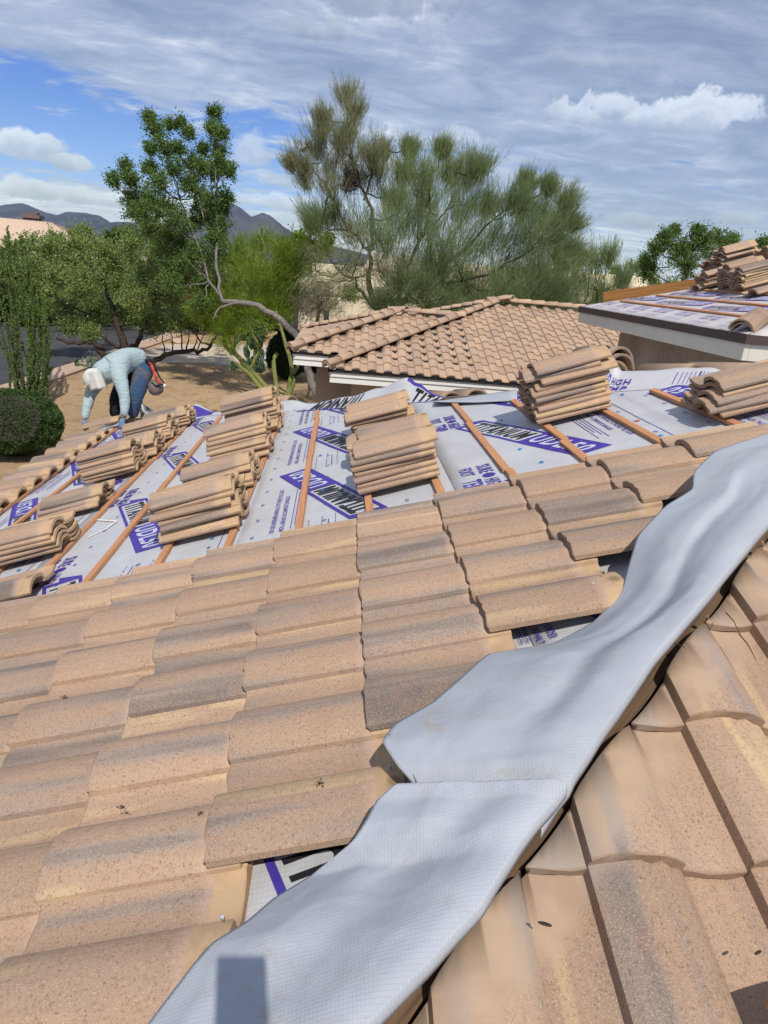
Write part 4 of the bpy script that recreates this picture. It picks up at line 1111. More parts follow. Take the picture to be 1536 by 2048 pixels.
P.flush(cw, 'printed_lettering', lambda v: (v[:, 1] > CY0 + v[:, 0] - CX + 0.03) & (v[:, 1] < CY1 - v[:, 0] + CX - 0.03) & (v[:, 0] > CX + 0.01))
for bx in (4.065, 4.425, 4.785, 5.145, 5.5):
    V = CY0 + bx - CX + 0.10; v1 = CY1 - bx + CX - 0.25
    while V < v1 - 0.1:
        L = min(1.2, v1 - V); mb = MB(); mb.box((-0.018, -L / 2 + 0.003, 0), (0.018, L / 2 - 0.003, 0.019))
        obj('batten', mb.mesh('batten', M['batten'], bevel=0.001), cw, matrix=frame(tuple(UV_U), (0, 1, 0), tuple(UV_N), (bx + rnd.uniform(-.006, .006), V + L / 2, cz(bx) + 0.010))); V += L
mb = MB(); mb.box((CX - 0.025, CY0 - 0.02, CZ - 0.085), (CX - 0.010, CY1 + 0.02, CZ - 0.001)); mb.box((CX - 0.010, CY0 - 0.02, CZ - 0.085), (fx, CY0 - 0.008, CZ - 0.001)); obj('drip_edge', mb.mesh('drip_edge', M['drip']), cw)
mb = MB(); mb.box((CX - 0.004, CY0 + 0.01, CZ - 0.235), (CX + 0.05, CY1, CZ - 0.075)); mb.box((CX + 0.0502, CY0 + 0.01, CZ - 0.235), (fx, CY0 + 0.06, CZ - 0.075)); mb.box((CX + 0.06, CY0 + 0.07, CZ - 0.24), (fx, CY1, CZ - 0.21))
obj('fascia', mb.mesh('fascia', M['cream'], bevel=0.004), cw)
mb = MB(); mb.box((CX + 0.50, CY0 + 0.5, GZ), (CX + 0.7, CY1 - 0.5, CZ - 0.20)); mb.box((CX + 0.7, CY0 + 0.5, GZ), (fx, CY0 + 0.7, CZ - 0.20)); mb.box((CX + 0.7, CY1 - 0.7, GZ), (fx, CY1 - 0.5, CZ - 0.25))
obj('wall', mb.mesh('wall', M['stucco_c']), cw)
def Cp(x, y, off=0.0):
    v = ray(x, y); return v * ((CZ - CX * TA + off) / (v[2] - v[0] * TA))
b0 = Vector((CX + 0.30, CY1 - 0.16, cz(CX + 0.30) - 0.02)); b1 = Vector((ca[0] + 0.3, ca[1] + 0.05, ca[2] + 0.0))
hip_board(b0, b1, 0.045, 0.16, M['oldwood'], cw)
hip_board((CX + 0.52, CY0 + 0.52, cz(CX + 0.52) - 0.03), (ca[0], ca[1], ca[2]), 0.045, 0.13, M['oldwood'], cw)


def cstack(x, y, n, desc, seed, **k):
    q = Cp(x, y)
    stack((LX, LY, LZ), lambda du, dv, h: np.array((q[0], q[1] + TW, q[2])) + UV_U * du + UV_V * dv + UV_N * h, n, desc, 'loose roof tiles stacked on the right wing', 0.044, seed=seed, **k)


cstack(1414, 583, 6, 'leftmost on the right wing', 31, spread=0.02, shifts={0: (-0.08, 0.06), 5: (0.0, -0.05)})
cstack(1428, 563, 8, 'behind the leftmost on the right wing, with split tiles', 32, spread=0.03)
cstack(1463, 587, 9, 'tallest middle on the right wing', 33, spread=0.016)
cstack(1489, 590, 8, 'right of the tallest on the right wing', 34, spread=0.016)
cstack(1516, 598, 1, 'nearest on the right wing above its hip board', 35)
cstack(1452, 566, 13, 'highest at back of the right wing', 36, spread=0.035)
cstack(1540, 560, 11, 'at the upper right photo corner of the wing', 37, spread=0.02)
q = Cp(1478, 668)
for k in range(2):
    o = obj('loose_cap_tile', CAPN, None, matrix=along((q[0] + 0.02 * k, q[1], q[2] + 0.06 - 0.028 * k), (0.72, 0.62, 0.30)))
    tag(o, ['upper', 'lower'][k] + ' of two nested cap tiles on the near corner of the right wing', 'cap tile', 'cap tiles on the wing corner')

# ------------------------------------------------------------------ buildings behind
hd = thing('stucco_house', 'pale cream stucco house with parapets behind the tall palo verde', 'house', (3.0, 42.0, GZ))
def wallbox(parent, x0, x1, y0, y1, z1, mat, nm='wall'):
    return obj(nm, MB().box((x0, y0, GZ), (x1, y1, z1)).mesh(nm, mat, bevel=0.03), parent)
q0 = pt(600, 560, 38.0); wallbox(hd, q0[0], 5.2, q0[1], q0[1] + 8, -0.85, M['stucco_d'])
wallbox(hd, q0[0] + 0.6, 5.6, q0[1] + 1.0, q0[1] + 9, 0.05, M['stucco_d'])
wallbox(hd, 5.2, 9.5, q0[1] + 2.0, q0[1] + 9, 0.75, M['stucco_d'])
obj('cornice', MB().box((q0[0] + 1.3, q0[1] - 0.10, -1.52), (5.2, q0[1] - 0.002, -1.42)).mesh('cornice', M['stucco']), hd)
def window(parent, x0, x1, z0, z1, y):
    w = obj('window', MB().box((x0, y - 0.05, z0), (x1, y - 0.01, z1)).mesh('window', M['cream']), parent)
    g = obj('pane', MB().box((x0 + 0.06, y - 0.058, z0 + 0.06), (x1 - 0.06, y - 0.052, z1 - 0.06)).mesh('pane', M['dark']), w)
    g.parent = w; g.matrix_parent_inverse = w.matrix_parent_inverse @ Matrix() if False else Matrix()
    return w
window(hd, q0[0] + 1.35, q0[0] + 1.75, -3.3, -2.3, q0[1]); window(hd, q0[0] + 0.65, q0[0] + 0.95, -3.6, -3.1, q0[1])
obj('roof', MB().prism([(1.2, q0[1] + 0.9, 0.1), (5.4, q0[1] + 0.9, 0.1), (4.6, q0[1] + 4, 0.9), (1.8, q0[1] + 4, 0.9)], (0, 0, -0.1)).mesh('roof', M['tile_pink']), hd)
he = thing('stucco_wall_house', 'pale stucco parapet house between the palo verdes, left of the right wing', 'house', (13.0, 42.0, GZ))
q1 = pt(1138, 545, 36.0); q2 = pt(1245, 560, 36.0)
wallbox(he, q1[0] - 1.0, q2[0] + 1.5, q1[1], q1[1] + 7, q1[2] + 0.1, M['stucco_d']); wallbox(he, q2[0] - 1.2, q2[0] + 4, q1[1] - 1.2, q1[1] + 6, q2[2] - 0.2, M['stucco_d'])

hp = thing('pink_tile_house', 'distant house with pinkish tile hip roof and a chimney at far left', 'house', (-32, 72.0, GZ))
rz = pt(40, 440, 72)[2]; rx0 = pt(-260, 440, 72)[0]; rx1 = pt(100, 446, 72)[0]; ry = pt(60, 440, 72)[1]
ez = rz - 3.0; ey = ry - 9.0; exr = pt(250, 498, 64)[0]
ex1 = rx1 + 9.0
V_ = []; F_ = []
def strip_roof(P00, P10, P11, P01, rows, cols):
    """corrugated quad roof: P00-P10 eave, P01-P11 ridge"""
    P00, P10, P11, P01 = map(np.array, (P00, P10, P11, P01)); base = len(V_); nn = np.cross(P10 - P00, P01 - P00); nn = nn / np.linalg.norm(nn)
    if nn[2] < 0: nn = -nn
    for i in range(rows + 1):
        for e_ in (0, 1):
            for j in range(cols * 4 + 1):
                s = i / rows; t_ = j / (cols * 4); p = (P00 * (1 - t_) + P10 * t_) * (1 - s) + (P01 * (1 - t_) + P11 * t_) * s
                V_.append(p + nn * (0.05 * sin(j * pi / 2) + (0.06 if e_ else 0.0)))
    w = cols * 4 + 1
    for i in range(rows * 2 + 1):
        for j in range(w - 1): a_ = base + i * w + j; F_.append((a_, a_ + 1, a_ + 1 + w, a_ + w))
strip_roof((rx0, ey, ez), (ex1, ey, ez), (rx1, ry, rz), (rx0, ry, rz), 24, 70)
strip_roof((ex1, ey, ez), (ex1, ry + 9, ez), (rx1, ry, rz), (rx1, ry, rz), 24, 44)
obj('roof', mesh_np('roof', V_, F_, M['tile_pink']), hp)
mb = MB(); mb.box((rx0 - 5, ey + 0.6, GZ), (ex1 - 0.6, ry + 8, ez + 0.02)); obj('wall', mb.mesh('wall', M['stucco_d']), hp)
cx, cy_, _ = pt(66, 446, 73); mb = MB(); mb.box((cx - 0.75, cy_ - 0.5, rz - 0.6), (cx + 0.75, cy_ + 0.5, rz + 0.28)); mb.box((cx - 0.95, cy_ - 0.65, rz + 0.28), (cx + 0.95, cy_ + 0.65, rz + 0.62)); mb.box((cx - 0.6, cy_ - 0.4, rz + 0.62), (cx + 0.6, cy_ + 0.4, rz + 0.85))
obj('chimney', mb.mesh('chimney', M['bag']), hp)
V_ = []; F_ = []; w0 = pt(0, 472, 60); w1 = pt(62, 490, 60)
strip_roof((w0[0] - 10, w0[1] - 3, w0[2] - 1.2), (w1[0] + 1.5, w0[1] - 3, w0[2] - 1.2), (w1[0] - 1.4, w0[1], w0[2]), (w0[0] - 10, w0[1], w0[2]), 8, 30)
obj('roof', mesh_np('roof', V_, F_, M['tile_pink']), hp)

# ------------------------------------------------------------------ ground
def plane(name, pts, z, mat, n=None):
    return struct(obj(name, MB().poly([(x, y, z) for x, y in pts]).mesh(name, mat)))
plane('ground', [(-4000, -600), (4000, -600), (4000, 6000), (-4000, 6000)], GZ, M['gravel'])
a0 = gnd(60, 758)[:2]; a1 = gnd(190, 716)[:2]; d = (a1 - a0) / np.linalg.norm(a1 - a0); nrm = np.array([-d[1], d[0]])
r0 = a0 - d * 45; r1 = a0 + d * 24
# drive curving right behind the mesquite: asphalt, kerb, concrete apron
plane('road', [tuple(r0), tuple(r1), tuple(r1 + nrm * 9.5), tuple(r0 + nrm * 9.5)], GZ + 0.006, M['asphalt'])
plane('road', [tuple(r1 - nrm * 0.0), tuple(r1 + np.array([30.0, 12.0])), tuple(r1 + np.array([26.0, 20.0])), tuple(r1 + nrm * 9.5)], GZ + 0.010, M['asphalt'])
kb = MB(); kb.prism([tuple(r0) + (GZ,), tuple(r1) + (GZ,), tuple(r1 - nrm * 0.9) + (GZ,), tuple(r0 - nrm * 0.9) + (GZ,)], (0, 0, 0.10)); struct(obj('kerb', kb.mesh('kerb', M['kerb'], bevel=0.02)))
s = [gnd(235, 727), gnd(640, 728), gnd(660, 690), gnd(330, 690)]
kb = MB(); kb.prism([(p_[0], p_[1], GZ) for p_ in s], (0, 0, 0.03)); struct(obj('driveway', kb.mesh('driveway', M['concrete'])))
s = [gnd(120, 748), gnd(260, 728), gnd(270, 716), gnd(160, 728)]
kb = MB(); kb.prism([(p_[0], p_[1], GZ) for p_ in s], (0, 0, 0.028)); struct(obj('path', kb.mesh('path', M['kerb'])))
tag(obj('utility_cover', MB().box((-0.35, -0.25, 0), (0.35, 0.25, 0.03)).mesh('utility_cover', M['metal']), None, matrix=Matrix.Translation(gnd(447, 729))) , 'pale flat utility cover at the edge of the concrete drive', 'utility cover')

# mountains
def ridge(prof, D, nm, depth, seed, step=0.16):
    az = np.arange(prof[0][0], prof[-1][0], step); hs = np.interp(az, [p_[0] for p_ in prof], [p_[1] for p_ in prof]); R = 9; V_ = np.zeros((len(az), R, 3))
    for i, (a_, h_) in enumerate(zip(az, hs)):
        for j in range(R):
            t_ = j / (R - 1); dd_ = D + depth * (t_ - 1); e = noise.noise((a_ * 0.9, t_ * 2.5, seed)) * 0.10 + noise.noise((a_ * 3.0, t_ * 4, seed)) * 0.05
            z = D * h_ * (t_ ** 0.8) * (1 + e * (1 if j < R - 1 else 0.25)) + (D * 0.0006 * noise.noise((a_ * 4, 0, seed)) if j == R - 1 else 0)
            V_[i, j] = (dd_ * sin(radians(a_)), dd_ * cos(radians(a_)), GZ + z - (0 if j else 20))
    struct(obj(nm, grid_mesh(nm, V_, M['mountain'], True)))
ridge([(-40, .030), (-32, .035), (-26, .031), (-24, .034), (-22.5, .0395), (-21.4, .033), (-20.4, .030), (-19.8, .035), (-18.8, .0365), (-17.6, .034), (-16.8, .027), (-15, .018), (-12, .010), (-8, .0)], 5200, 'far_mountain', 900, 4)
ridge([(-30, .002), (-22, .015), (-19.5, .021), (-18.0, .022), (-16.9, .029), (-15.8, .0315), (-14.0, .030), (-12.5, .034), (-11.0, .046), (-10.2, .053), (-9.2, .060), (-8.5, .0655), (-7.8, .062), (-7.0, .053), (-6.2, .059), (-5.6, .056), (-4.6, .044), (-3.6, .036), (-2.2, .030), (0, .024), (4, .014), (9, .006), (15, .002)], 3600, 'mountain', 700, 9)

# thin summer haze between here and the mountains
hz = bpy.data.materials.new('haze'); hz.use_nodes = True; t_ = NT(hz.node_tree); t_.n.clear()
ho = t_.node('ShaderNodeOutputMaterial'); hv = t_.node('ShaderNodeVolumePrincipled'); hv.inputs['Color'].default_value = (0.72, 0.84, 1.0, 1); hv.inputs['Density'].default_value = 0.00004; hv.inputs['Anisotropy'].default_value = 0.2
t_.l.new(hv.outputs[0], ho.inputs['Volume'])
obj('haze', MB().box((-4600, -900, GZ - 25), (4600, 6200, 420)).mesh('haze', hz))['kind'] = 'stuff'

# ------------------------------------------------------------------ vegetation
RG = np.random.default_rng(11)


def rvec(n):
    v = RG.normal(size=(n, 3)); return v / np.linalg.norm(v, axis=1, keepdims=True)


def unit(v): return v / (np.linalg.norm(v, axis=-1, keepdims=True) + 1e-9)


def tri_strands(p, d, length, width):
    """thin blades: p base (n,3), d direction, length (n,), width (n,)"""
    s = unit(np.cross(d, rvec(len(p)))) * width[:, None] * 0.5
    v = np.stack([p - s, p + s, p + d * length[:, None]], 1).reshape(-1, 3)
    return v


def leaf_quads(p, size, flat=0.0):
    n = len(p); a = rvec(n); b = unit(np.cross(a, rvec(n) + np.array([0, 0, flat]))); a = a * size[:, None] * 0.5; b = b * size[:, None] * 0.30
    return np.stack([p - a, p + b, p + a, p - b], 1).reshape(-1, 3)


def crown_obj(name, v, k, mat, parent):
    f = np.arange(len(v)).reshape(-1, k); return obj(name, mesh_np(name, v, f, mat), parent)


def clump_pts(cl, Z, dj, rs=1.0):
    """image clumps (x, y, r) -> centres and radii; depth jitter dj as share of crown radius"""
    c = []; r = []
    for (x, y, q) in cl:
        zz = Z + RG.uniform(-dj, dj); c.append(pt(x, y, zz)); r.append(q * zz / FP * rs)
    return np.array(c), np.array(r)


def branchlets(c, r, n, up=0.35, out=None, core=None):
    """n sub-branches in every clump: returns starts, ends, radius"""
    S = []; E = []; Rr = []
    for ci, ri in zip(c, r):
        d = rvec(n); d[:, 2] += up
        if core is not None: o = ci - core; o /= np.linalg.norm(o) + 1e-6; d += o * 0.5
        d = unit(d); st = ci - d * ri * 0.25 + rvec(n) * ri * 0.25; en = ci + d * ri * RG.uniform(0.55, 1.0, n)[:, None] + rvec(n) * ri * 0.12
        S.append(st); E.append(en); Rr.append(np.full(n, ri))
    return np.concatenate(S), np.concatenate(E), np.concatenate(Rr)


def brooms(c, r, n, up=0.8, core=None, lean=0.45, reach=1.9):
    """fans of long ascending sub-branches, each clump rising from a low point on its core side"""
    S = []; E = []
    for ci, ri in zip(c, r):
        o = unit(ci - core) if core is not None else np.array([0, 0, 1.0])
        root = ci - o * ri * 0.65 - np.array([0, 0, ri * 0.55]); d = unit(rvec(n) * 0.72 + np.array([0, 0, up]) + o * lean)
        st = root + d * ri * RG.uniform(0.0, 0.5, n)[:, None] + rvec(n) * ri * 0.30; en = st + d * ri * RG.uniform(0.6, reach, n)[:, None]
        S.append(st); E.append(en)
    return np.concatenate(S), np.concatenate(E), None


def leafy(name, S, E, Rr, per, size, spread, mat, parent, flat=0.3):
    n = len(S); t = RG.uniform(0.1, 1.0, (n, per)) ** 0.8
    p = S[:, None] * (1 - t[..., None]) + E[:, None] * t[..., None]; p = p.reshape(-1, 3) + rvec(n * per) * np.abs(RG.normal(0, 1, n * per))[:, None] * spread
    return crown_obj(name, leaf_quads(p, RG.uniform(0.6, 1.4, n * per) * size, flat), 4, mat, parent)


def feathery(name, S, E, per, length, width, mat, parent, up=0.6, rnd_=0.35, spread=0.05, droop=0.0):
    n = len(S); t = RG.uniform(0.05, 1.0, (n, per)); D = unit(E - S)
    p = (S[:, None] * (1 - t[..., None]) + E[:, None] * t[..., None]).reshape(-1, 3) + RG.normal(0, spread, (n * per, 3))
    d = unit(np.repeat(D, per, 0) * 0.9 + rvec(n * per) * rnd_ + np.array([0, 0, up]))
    L = RG.uniform(0.5, 1.3, n * per) * length
    v1 = tri_strands(p, d, L, np.full(n * per, width))
    # two side twiglets on every strand
    q = p + d * (L * RG.uniform(0.25, 0.6, n * per))[:, None]; d2 = unit(d + rvec(n * per) * 0.45)
    v2 = tri_strands(q, d2, L * 0.55, np.full(n * per, width * 0.8))
    q = p + d * (L * RG.uniform(0.4, 0.8, n * per))[:, None]; d3 = unit(d + rvec(n * per) * 0.45)
    v3 = tri_strands(q, d3, L * 0.45, np.full(n * per, width * 0.8))
    return crown_obj(name, np.concatenate([v1, v2, v3]), 3, mat, parent)


def wiggle(pts, k=3, amp=0.04):
    """subdivide and roughen a limb path"""
    pts = [np.array(p, float) for p in pts]; out = []
    for i in range(len(pts) - 1):
        p0 = pts[max(i - 1, 0)]; p1, p2 = pts[i], pts[i + 1]; p3 = pts[min(i + 2, len(pts) - 1)]
        for j in range(k):
            t = j / k; q = 0.5 * ((2 * p1) + (-p0 + p2) * t + (2 * p0 - 5 * p1 + 4 * p2 - p3) * t * t + (-p0 + 3 * p1 - 3 * p2 + p3) * t ** 3)
            out.append(q + RG.normal(0, amp, 3) * (0 if i == 0 and j == 0 else 1))
    out.append(pts[-1]); return out


def limb(mb, ipts, Z, r0, r1, n=7, amp=0.03, dz=0.0, zs=None):
    ps = [pt(x, y, Z + (zs[i] if zs else dz * i / max(1, len(ipts) - 1))) for i, (x, y) in enumerate(ipts)]
    w = wiggle(ps, 3, amp); m = len(w); mb.tube(w, [r0 + (r1 - r0) * i / (m - 1) for i in range(m)], n)
    return ps


def connect(mb, c, core_pts, r0=0.035, r1=0.012, n=5):
    cp = np.array(core_pts)
    for ci in c:
        k = np.argmin(np.linalg.norm(cp - ci, axis=1) + 0.8 * np.maximum(0, cp[:, 2] - ci[2])); a = cp[k]; mid = a * 0.5 + ci * 0.5 + np.array([0, 0, -0.12 * np.linalg.norm(ci - a)]) * 0.5
        w = wiggle([a, mid, ci], 3, 0.04); m = len(w); mb.tube(w, [r0 + (r1 - r0) * i / (m - 1) for i in range(m)], n, cap=False)


def twigs(mb, S, E, k, r=0.010):
    for i in range(0, len(S), k): mb.tube([S[i], (S[i] + E[i]) / 2 + RG.normal(0, 0.03, 3), E[i]], [r, r * 0.7, r * 0.3], 3, cap=False)


# tall ironwood with a leaning grey trunk
Zi = 26.0
t1 = thing('ironwood_tree', 'tall leafy green tree with bent grey trunk arching behind the garage, left of centre', 'tree', tuple(gnd(636, 815)))
cl = [(312, 262, 24), (298, 236, 13), (340, 250, 11), (330, 300, 28), (350, 345, 38), (250, 335, 17), (226, 362, 16), (262, 362, 24), (292, 395, 34), (385, 330, 26), (378, 268, 11), (362, 244, 8), (430, 228, 17), (424, 262, 22), (444, 268, 16),
      (436, 305, 27), (428, 350, 34), (457, 345, 19), (395, 392, 46), (330, 420, 44), (422, 440, 44), (300, 458, 40), (365, 478, 52), (452, 400, 20), (415, 520, 44), (340, 535, 46), (300, 340, 20), (405, 300, 14), (270, 425, 26), (345, 580, 34), (400, 575, 34)]
c, r = clump_pts(cl, Zi - 1.6, 0.9, 1.2); mb = MB()
ps = limb(mb, [(634, 830), (640, 800), (622, 760), (617, 735), (608, 700), (578, 656), (532, 620), (484, 605), (446, 604)], Zi - 2.6, 0.15, 0.085, 9, 0.02)
p2_ = limb(mb, [(446, 604), (436, 560), (434, 500), (437, 440), (433, 380), (431, 300), (430, 240)], Zi - 2.6, 0.060, 0.010, 7, 0.03, dz=1.3)
p3_ = limb(mb, [(446, 604), (420, 560), (392, 480), (362, 400), (338, 320), (315, 262)], Zi - 2.6, 0.045, 0.008, 7, 0.04, dz=2.0)
p4_ = limb(mb, [(420, 560), (370, 500), (310, 440), (262, 385), (232, 365)], Zi - 1.6, 0.04, 0.008, 7, 0.04, dz=1.0)
p5_ = limb(mb, [(434, 500), (400, 420), (388, 350), (378, 280)], Zi - 1.8, 0.035, 0.008, 6, 0.03, dz=0.8)
p6_ = limb(mb, [(484, 605), (440, 615), (425, 640)], Zi - 2.6, 0.06, 0.02, 6, 0.03)
ex = [(410, 430, 34), (385, 450, 36), (350, 500, 36), (330, 480, 34), (440, 450, 20), (430, 480, 26), (380, 520, 36), (440, 330, 22), (370, 560, 36), (400, 610, 26), (320, 370, 30), (380, 370, 28), (300, 300, 16), (356, 300, 20), (420, 410, 34), (310, 420, 34), (345, 440, 34), (280, 430, 28), (262, 400, 20), (405, 340, 22), (442, 420, 24)]
c_, r_2 = clump_pts(ex, Zi - 1.9, 1.2, 1.2); c = np.concatenate([c, c_]); r = np.concatenate([r, r_2])
connect(mb, c, p2_[1:] + p3_[1:] + p4_[1:] + p5_[1:], 0.03, 0.010)
S, E, Rr = branchlets(c, r, 26, 0.55); twigs(mb, S, E, 3, 0.010)
obj('trunk', mb.mesh('trunk', M['bark_grey'], True), t1)
leafy('foliage', S, E, Rr, 74, 0.066, 0.13, M['leaf_iron'], t1)
dmb = MB(); dc = [pt(x, y, Zi - 1.4) for x, y in ((385, 555), (400, 575), (415, 560), (380, 590), (405, 600), (430, 545))]
for q in dc: w = wiggle([pt(432, 556, Zi - 1.3), (np.array(q) + pt(432, 556, Zi - 1.3)) / 2, q], 2, 0.05); dmb.tube(w, [0.02, 0.018, 0.015, 0.012, 0.008][:len(w)], 4)
o = obj('dead_twigs', dmb.mesh('dead_twigs', M['leaf_dead']), t1)
S, E, Rr = branchlets(np.array(dc), np.full(6, 0.35), 12, -0.3); feathery('dead_foliage', S, E, 8, 0.3, 0.016, M['leaf_dead'], t1, up=-0.4)

# low spreading mesquite behind the worker
Zm = 28.5
t2 = thing('mesquite_tree', 'low wide spreading mesquite with black crooked limbs behind the bending worker', 'tree', tuple(gnd(262, 742)))
cl = [(95, 500, 38), (150, 492, 42), (205, 505, 48), (255, 490, 44), (112, 555, 44), (170, 560, 54), (232, 565, 54), (292, 560, 54), (345, 590, 50), (385, 560, 40), (132, 615, 40), (192, 625, 44), (252, 632, 40), (312, 640, 38), (362, 640, 36), (402, 628, 28),
      (85, 605, 30), (138, 655, 20), (320, 500, 40), (300, 470, 25), (180, 665, 16), (165, 470, 20), (60, 540, 25), (350, 530, 40), (270, 600, 50), (225, 530, 45)]
c, r = clump_pts(cl, Zm, 1.8); mb = MB()
base = [(262, 742)]
q1_ = limb(mb, [(262, 745), (258, 720), (250, 690), (238, 655), (225, 610), (205, 560)], Zm, 0.24, 0.06, 9, 0.04)
q2_ = limb(mb, [(262, 740), (228, 727), (205, 712), (199, 692), (180, 684), (150, 688), (112, 676)], Zm - 0.2, 0.15, 0.05, 8, 0.05, dz=-0.8)
q3_ = limb(mb, [(266, 738), (300, 726), (330, 710), (362, 702), (398, 704), (420, 690), (436, 668)], Zm - 0.2, 0.13, 0.05, 8, 0.04, dz=-0.5)
q4_ = limb(mb, [(250, 700), (270, 690), (285, 665), (300, 630), (310, 590)], Zm, 0.13, 0.04, 8, 0.04, dz=0.8)
q5_ = limb(mb, [(240, 695), (215, 680), (190, 660), (175, 630)], Zm, 0.09, 0.03, 7, 0.04)
for (xa, ya, xb, yb) in [(365, 702, 352, 630), (372, 702, 378, 640), (385, 703, 396, 640), (330, 712, 318, 650), (345, 706, 340, 660), (205, 700, 215, 655), (392, 704, 408, 660)]:
    limb(mb, [(xa, ya), ((xa + xb) / 2 + 3, (ya + yb) / 2), (xb, yb)], Zm - 0.4, 0.035, 0.012, 5, 0.02)
connect(mb, c, q1_[2:] + q2_[3:] + q3_[2:] + q4_[1:] + q5_[1:], 0.045, 0.012)
S, E, Rr = branchlets(c, r, 24, 0.15); twigs(mb, S, E, 4, 0.012)
obj('trunk', mb.mesh('trunk', M['bark_dark'], True), t2)
leafy('foliage', S, E, Rr, 150, 0.072, 0.22, M['leaf_mesq'], t2)
mb = MB()
for (x, y) in [(300, 560), (330, 575), (270, 590), (345, 600), (310, 545), (355, 560), (320, 620)]:
    limb(mb, [(x + 25, y + 22), (x, y + 4), (x - 30, y + 6)], Zm - 2.3, 0.012, 0.006, 4, 0.03)
obj('bare_twigs', mb.mesh('bare_twigs', M['leaf_grey']), t2)

# yellow-green palo verde with smooth green trunks
Zp = 25.0
t3 = thing('palo_verde_tree', 'yellow-green palo verde with forked smooth green trunks, left of the garage', 'tree', tuple(gnd(560, 812)))
cl = [(470, 490, 34), (520, 476, 34), (570, 480, 36), (500, 515, 52), (560, 520, 56), (612, 500, 42), (450, 560, 44), (602, 560, 40), (530, 580, 44), (640, 478, 30), (418, 642, 32), (450, 662, 34), (400, 605, 28), (470, 615, 34), (540, 600, 34), (575, 600, 26)]
c, r = clump_pts(cl, Zp, 1.3); mb = MB(); R_ = []
R_ += limb(mb, [(562, 830), (548, 802), (528, 770), (500, 738), (478, 716), (458, 700), (446, 680), (452, 640)], Zp, 0.12, 0.05, 8, 0.02)
R_ += limb(mb, [(556, 815), (520, 775), (492, 742), (470, 725)], Zp - .4, 0.10, 0.05, 8, 0.02)
R_ += limb(mb, [(568, 840), (574, 800), (582, 765), (584, 730), (572, 690), (560, 650), (545, 600)], Zp, 0.12, 0.04, 8, 0.02)
R_ += limb(mb, [(560, 840), (556, 800), (550, 750), (547, 722), (555, 706)], Zp - .3, 0.09, 0.075, 8, 0.01)
R_ += limb(mb, [(574, 800), (586, 770), (592, 735), (610, 712)], Zp - .3, 0.08, 0.05, 8, 0.02)
R_ += limb(mb, [(500, 738), (516, 705), (512, 680), (498, 655), (480, 640), (470, 590)], Zp, 0.08, 0.03, 7, 0.02)
R_ += limb(mb, [(478, 716), (462, 690), (455, 670)], Zp, 0.05, 0.02, 6, 0.02)
for (x, y) in ((520, 450), (570, 460), (500, 520), (610, 500), (450, 560)): R_ += limb(mb, [(545, 600), ((545 + x) / 2, (600 + y) / 2 - 4), (x, y)], Zp, 0.04, 0.012, 6, 0.04)
connect(mb, c, R_, 0.028, 0.009)
S, E, Rr = brooms(c, r, 30, 0.35, core=np.array(pt(540, 620, Zp)), reach=1.3); twigs(mb, S, E, 3, 0.009)
obj('trunk', mb.mesh('trunk', M['bark_green'], True), t3)
feathery('foliage', S, E, 34, 0.30, 0.0155, M['leaf_pv'], t3, up=0.15, rnd_=0.50, spread=0.13)

# tall blue palo verde in the middle
Zt = 22.5
t4 = thing('tall_palo_verde', 'tallest feathery blue-green palo verde rising behind the garage roof, with a dark nest', 'tree', tuple(gnd(770, 760)))
dry = [(690, 188, 22), (706, 215, 24), (690, 250, 30), (672, 275, 28), (641, 235, 17), (640, 262, 22), (622, 290, 26), (596, 322, 24), (645, 320, 34), (700, 308, 36), (738, 296, 28), (766, 300, 18), (602, 352, 26), (652, 362, 36), (725, 345, 34), (578, 330, 12), (755, 335, 24)]
grn = [(806, 335, 28), (850, 345, 34), (842, 392, 44), (905, 335, 30), (938, 345, 32), (962, 330, 22), (802, 425, 46), (872, 430, 48), (938, 402, 44), (985, 402, 34), (645, 425, 34), (700, 445, 42), (762, 465, 44), (622, 440, 22),
       (960, 470, 54), (1022, 470, 50), (1050, 535, 54), (985, 545, 54), (905, 500, 48), (905, 570, 44), (825, 520, 44), (850, 590, 34), (800, 560, 34), (865, 622, 34), (932, 622, 34), (1000, 640, 34), (1070, 640, 30), (1130, 600, 28), (885, 540, 34), (770, 612, 22), (1120, 635, 24), (1040, 580, 40), (1110, 555, 44), (1090, 600, 30), (1020, 595, 36), (950, 590, 34), (785, 395, 26), (820, 300, 12), (885, 300, 12), (1085, 520, 40)]
rgt = [(1034, 400, 30), (1064, 410, 36), (1100, 425, 34), (1085, 470, 42), (1120, 465, 34), (1136, 405, 20), (1145, 500, 26), (1150, 450, 14), (1160, 520, 16), (1060, 365, 16), (1100, 375, 14), (1135, 530, 24)]
olv = [(702, 505, 36), (660, 520, 36), (624, 505, 28), (742, 535, 34), (662, 560, 26), (800, 560, 34), (782, 598, 28), (722, 485, 30), (690, 540, 26)]
cd, rd = clump_pts(dry, Zt, 0.8); cg, rg = clump_pts(grn, Zt, 1.5); cr, rr_ = clump_pts(rgt, Zt, 1.0); co, ro = clump_pts(olv, Zt - 1.0, 0.8)
mb = MB(); R_ = []
R_ += limb(mb, [(778, 700), (768, 640), (748, 590), (738, 545), (742, 500), (744, 440), (728, 385), (705, 320), (698, 250)], Zt, 0.122, 0.014, 8, 0.05)
R_ += limb(mb, [(768, 640), (735, 600), (705, 560), (680, 545), (640, 550)], Zt - .3, 0.072, 0.014, 7, 0.05)
R_ += limb(mb, [(770, 660), (800, 600), (808, 540), (838, 480), (860, 420), (862, 350)], Zt, 0.101, 0.014, 8, 0.05)
R_ += limb(mb, [(790, 620), (850, 560), (930, 500), (990, 440), (1050, 400)], Zt, 0.079, 0.014, 8, 0.05)
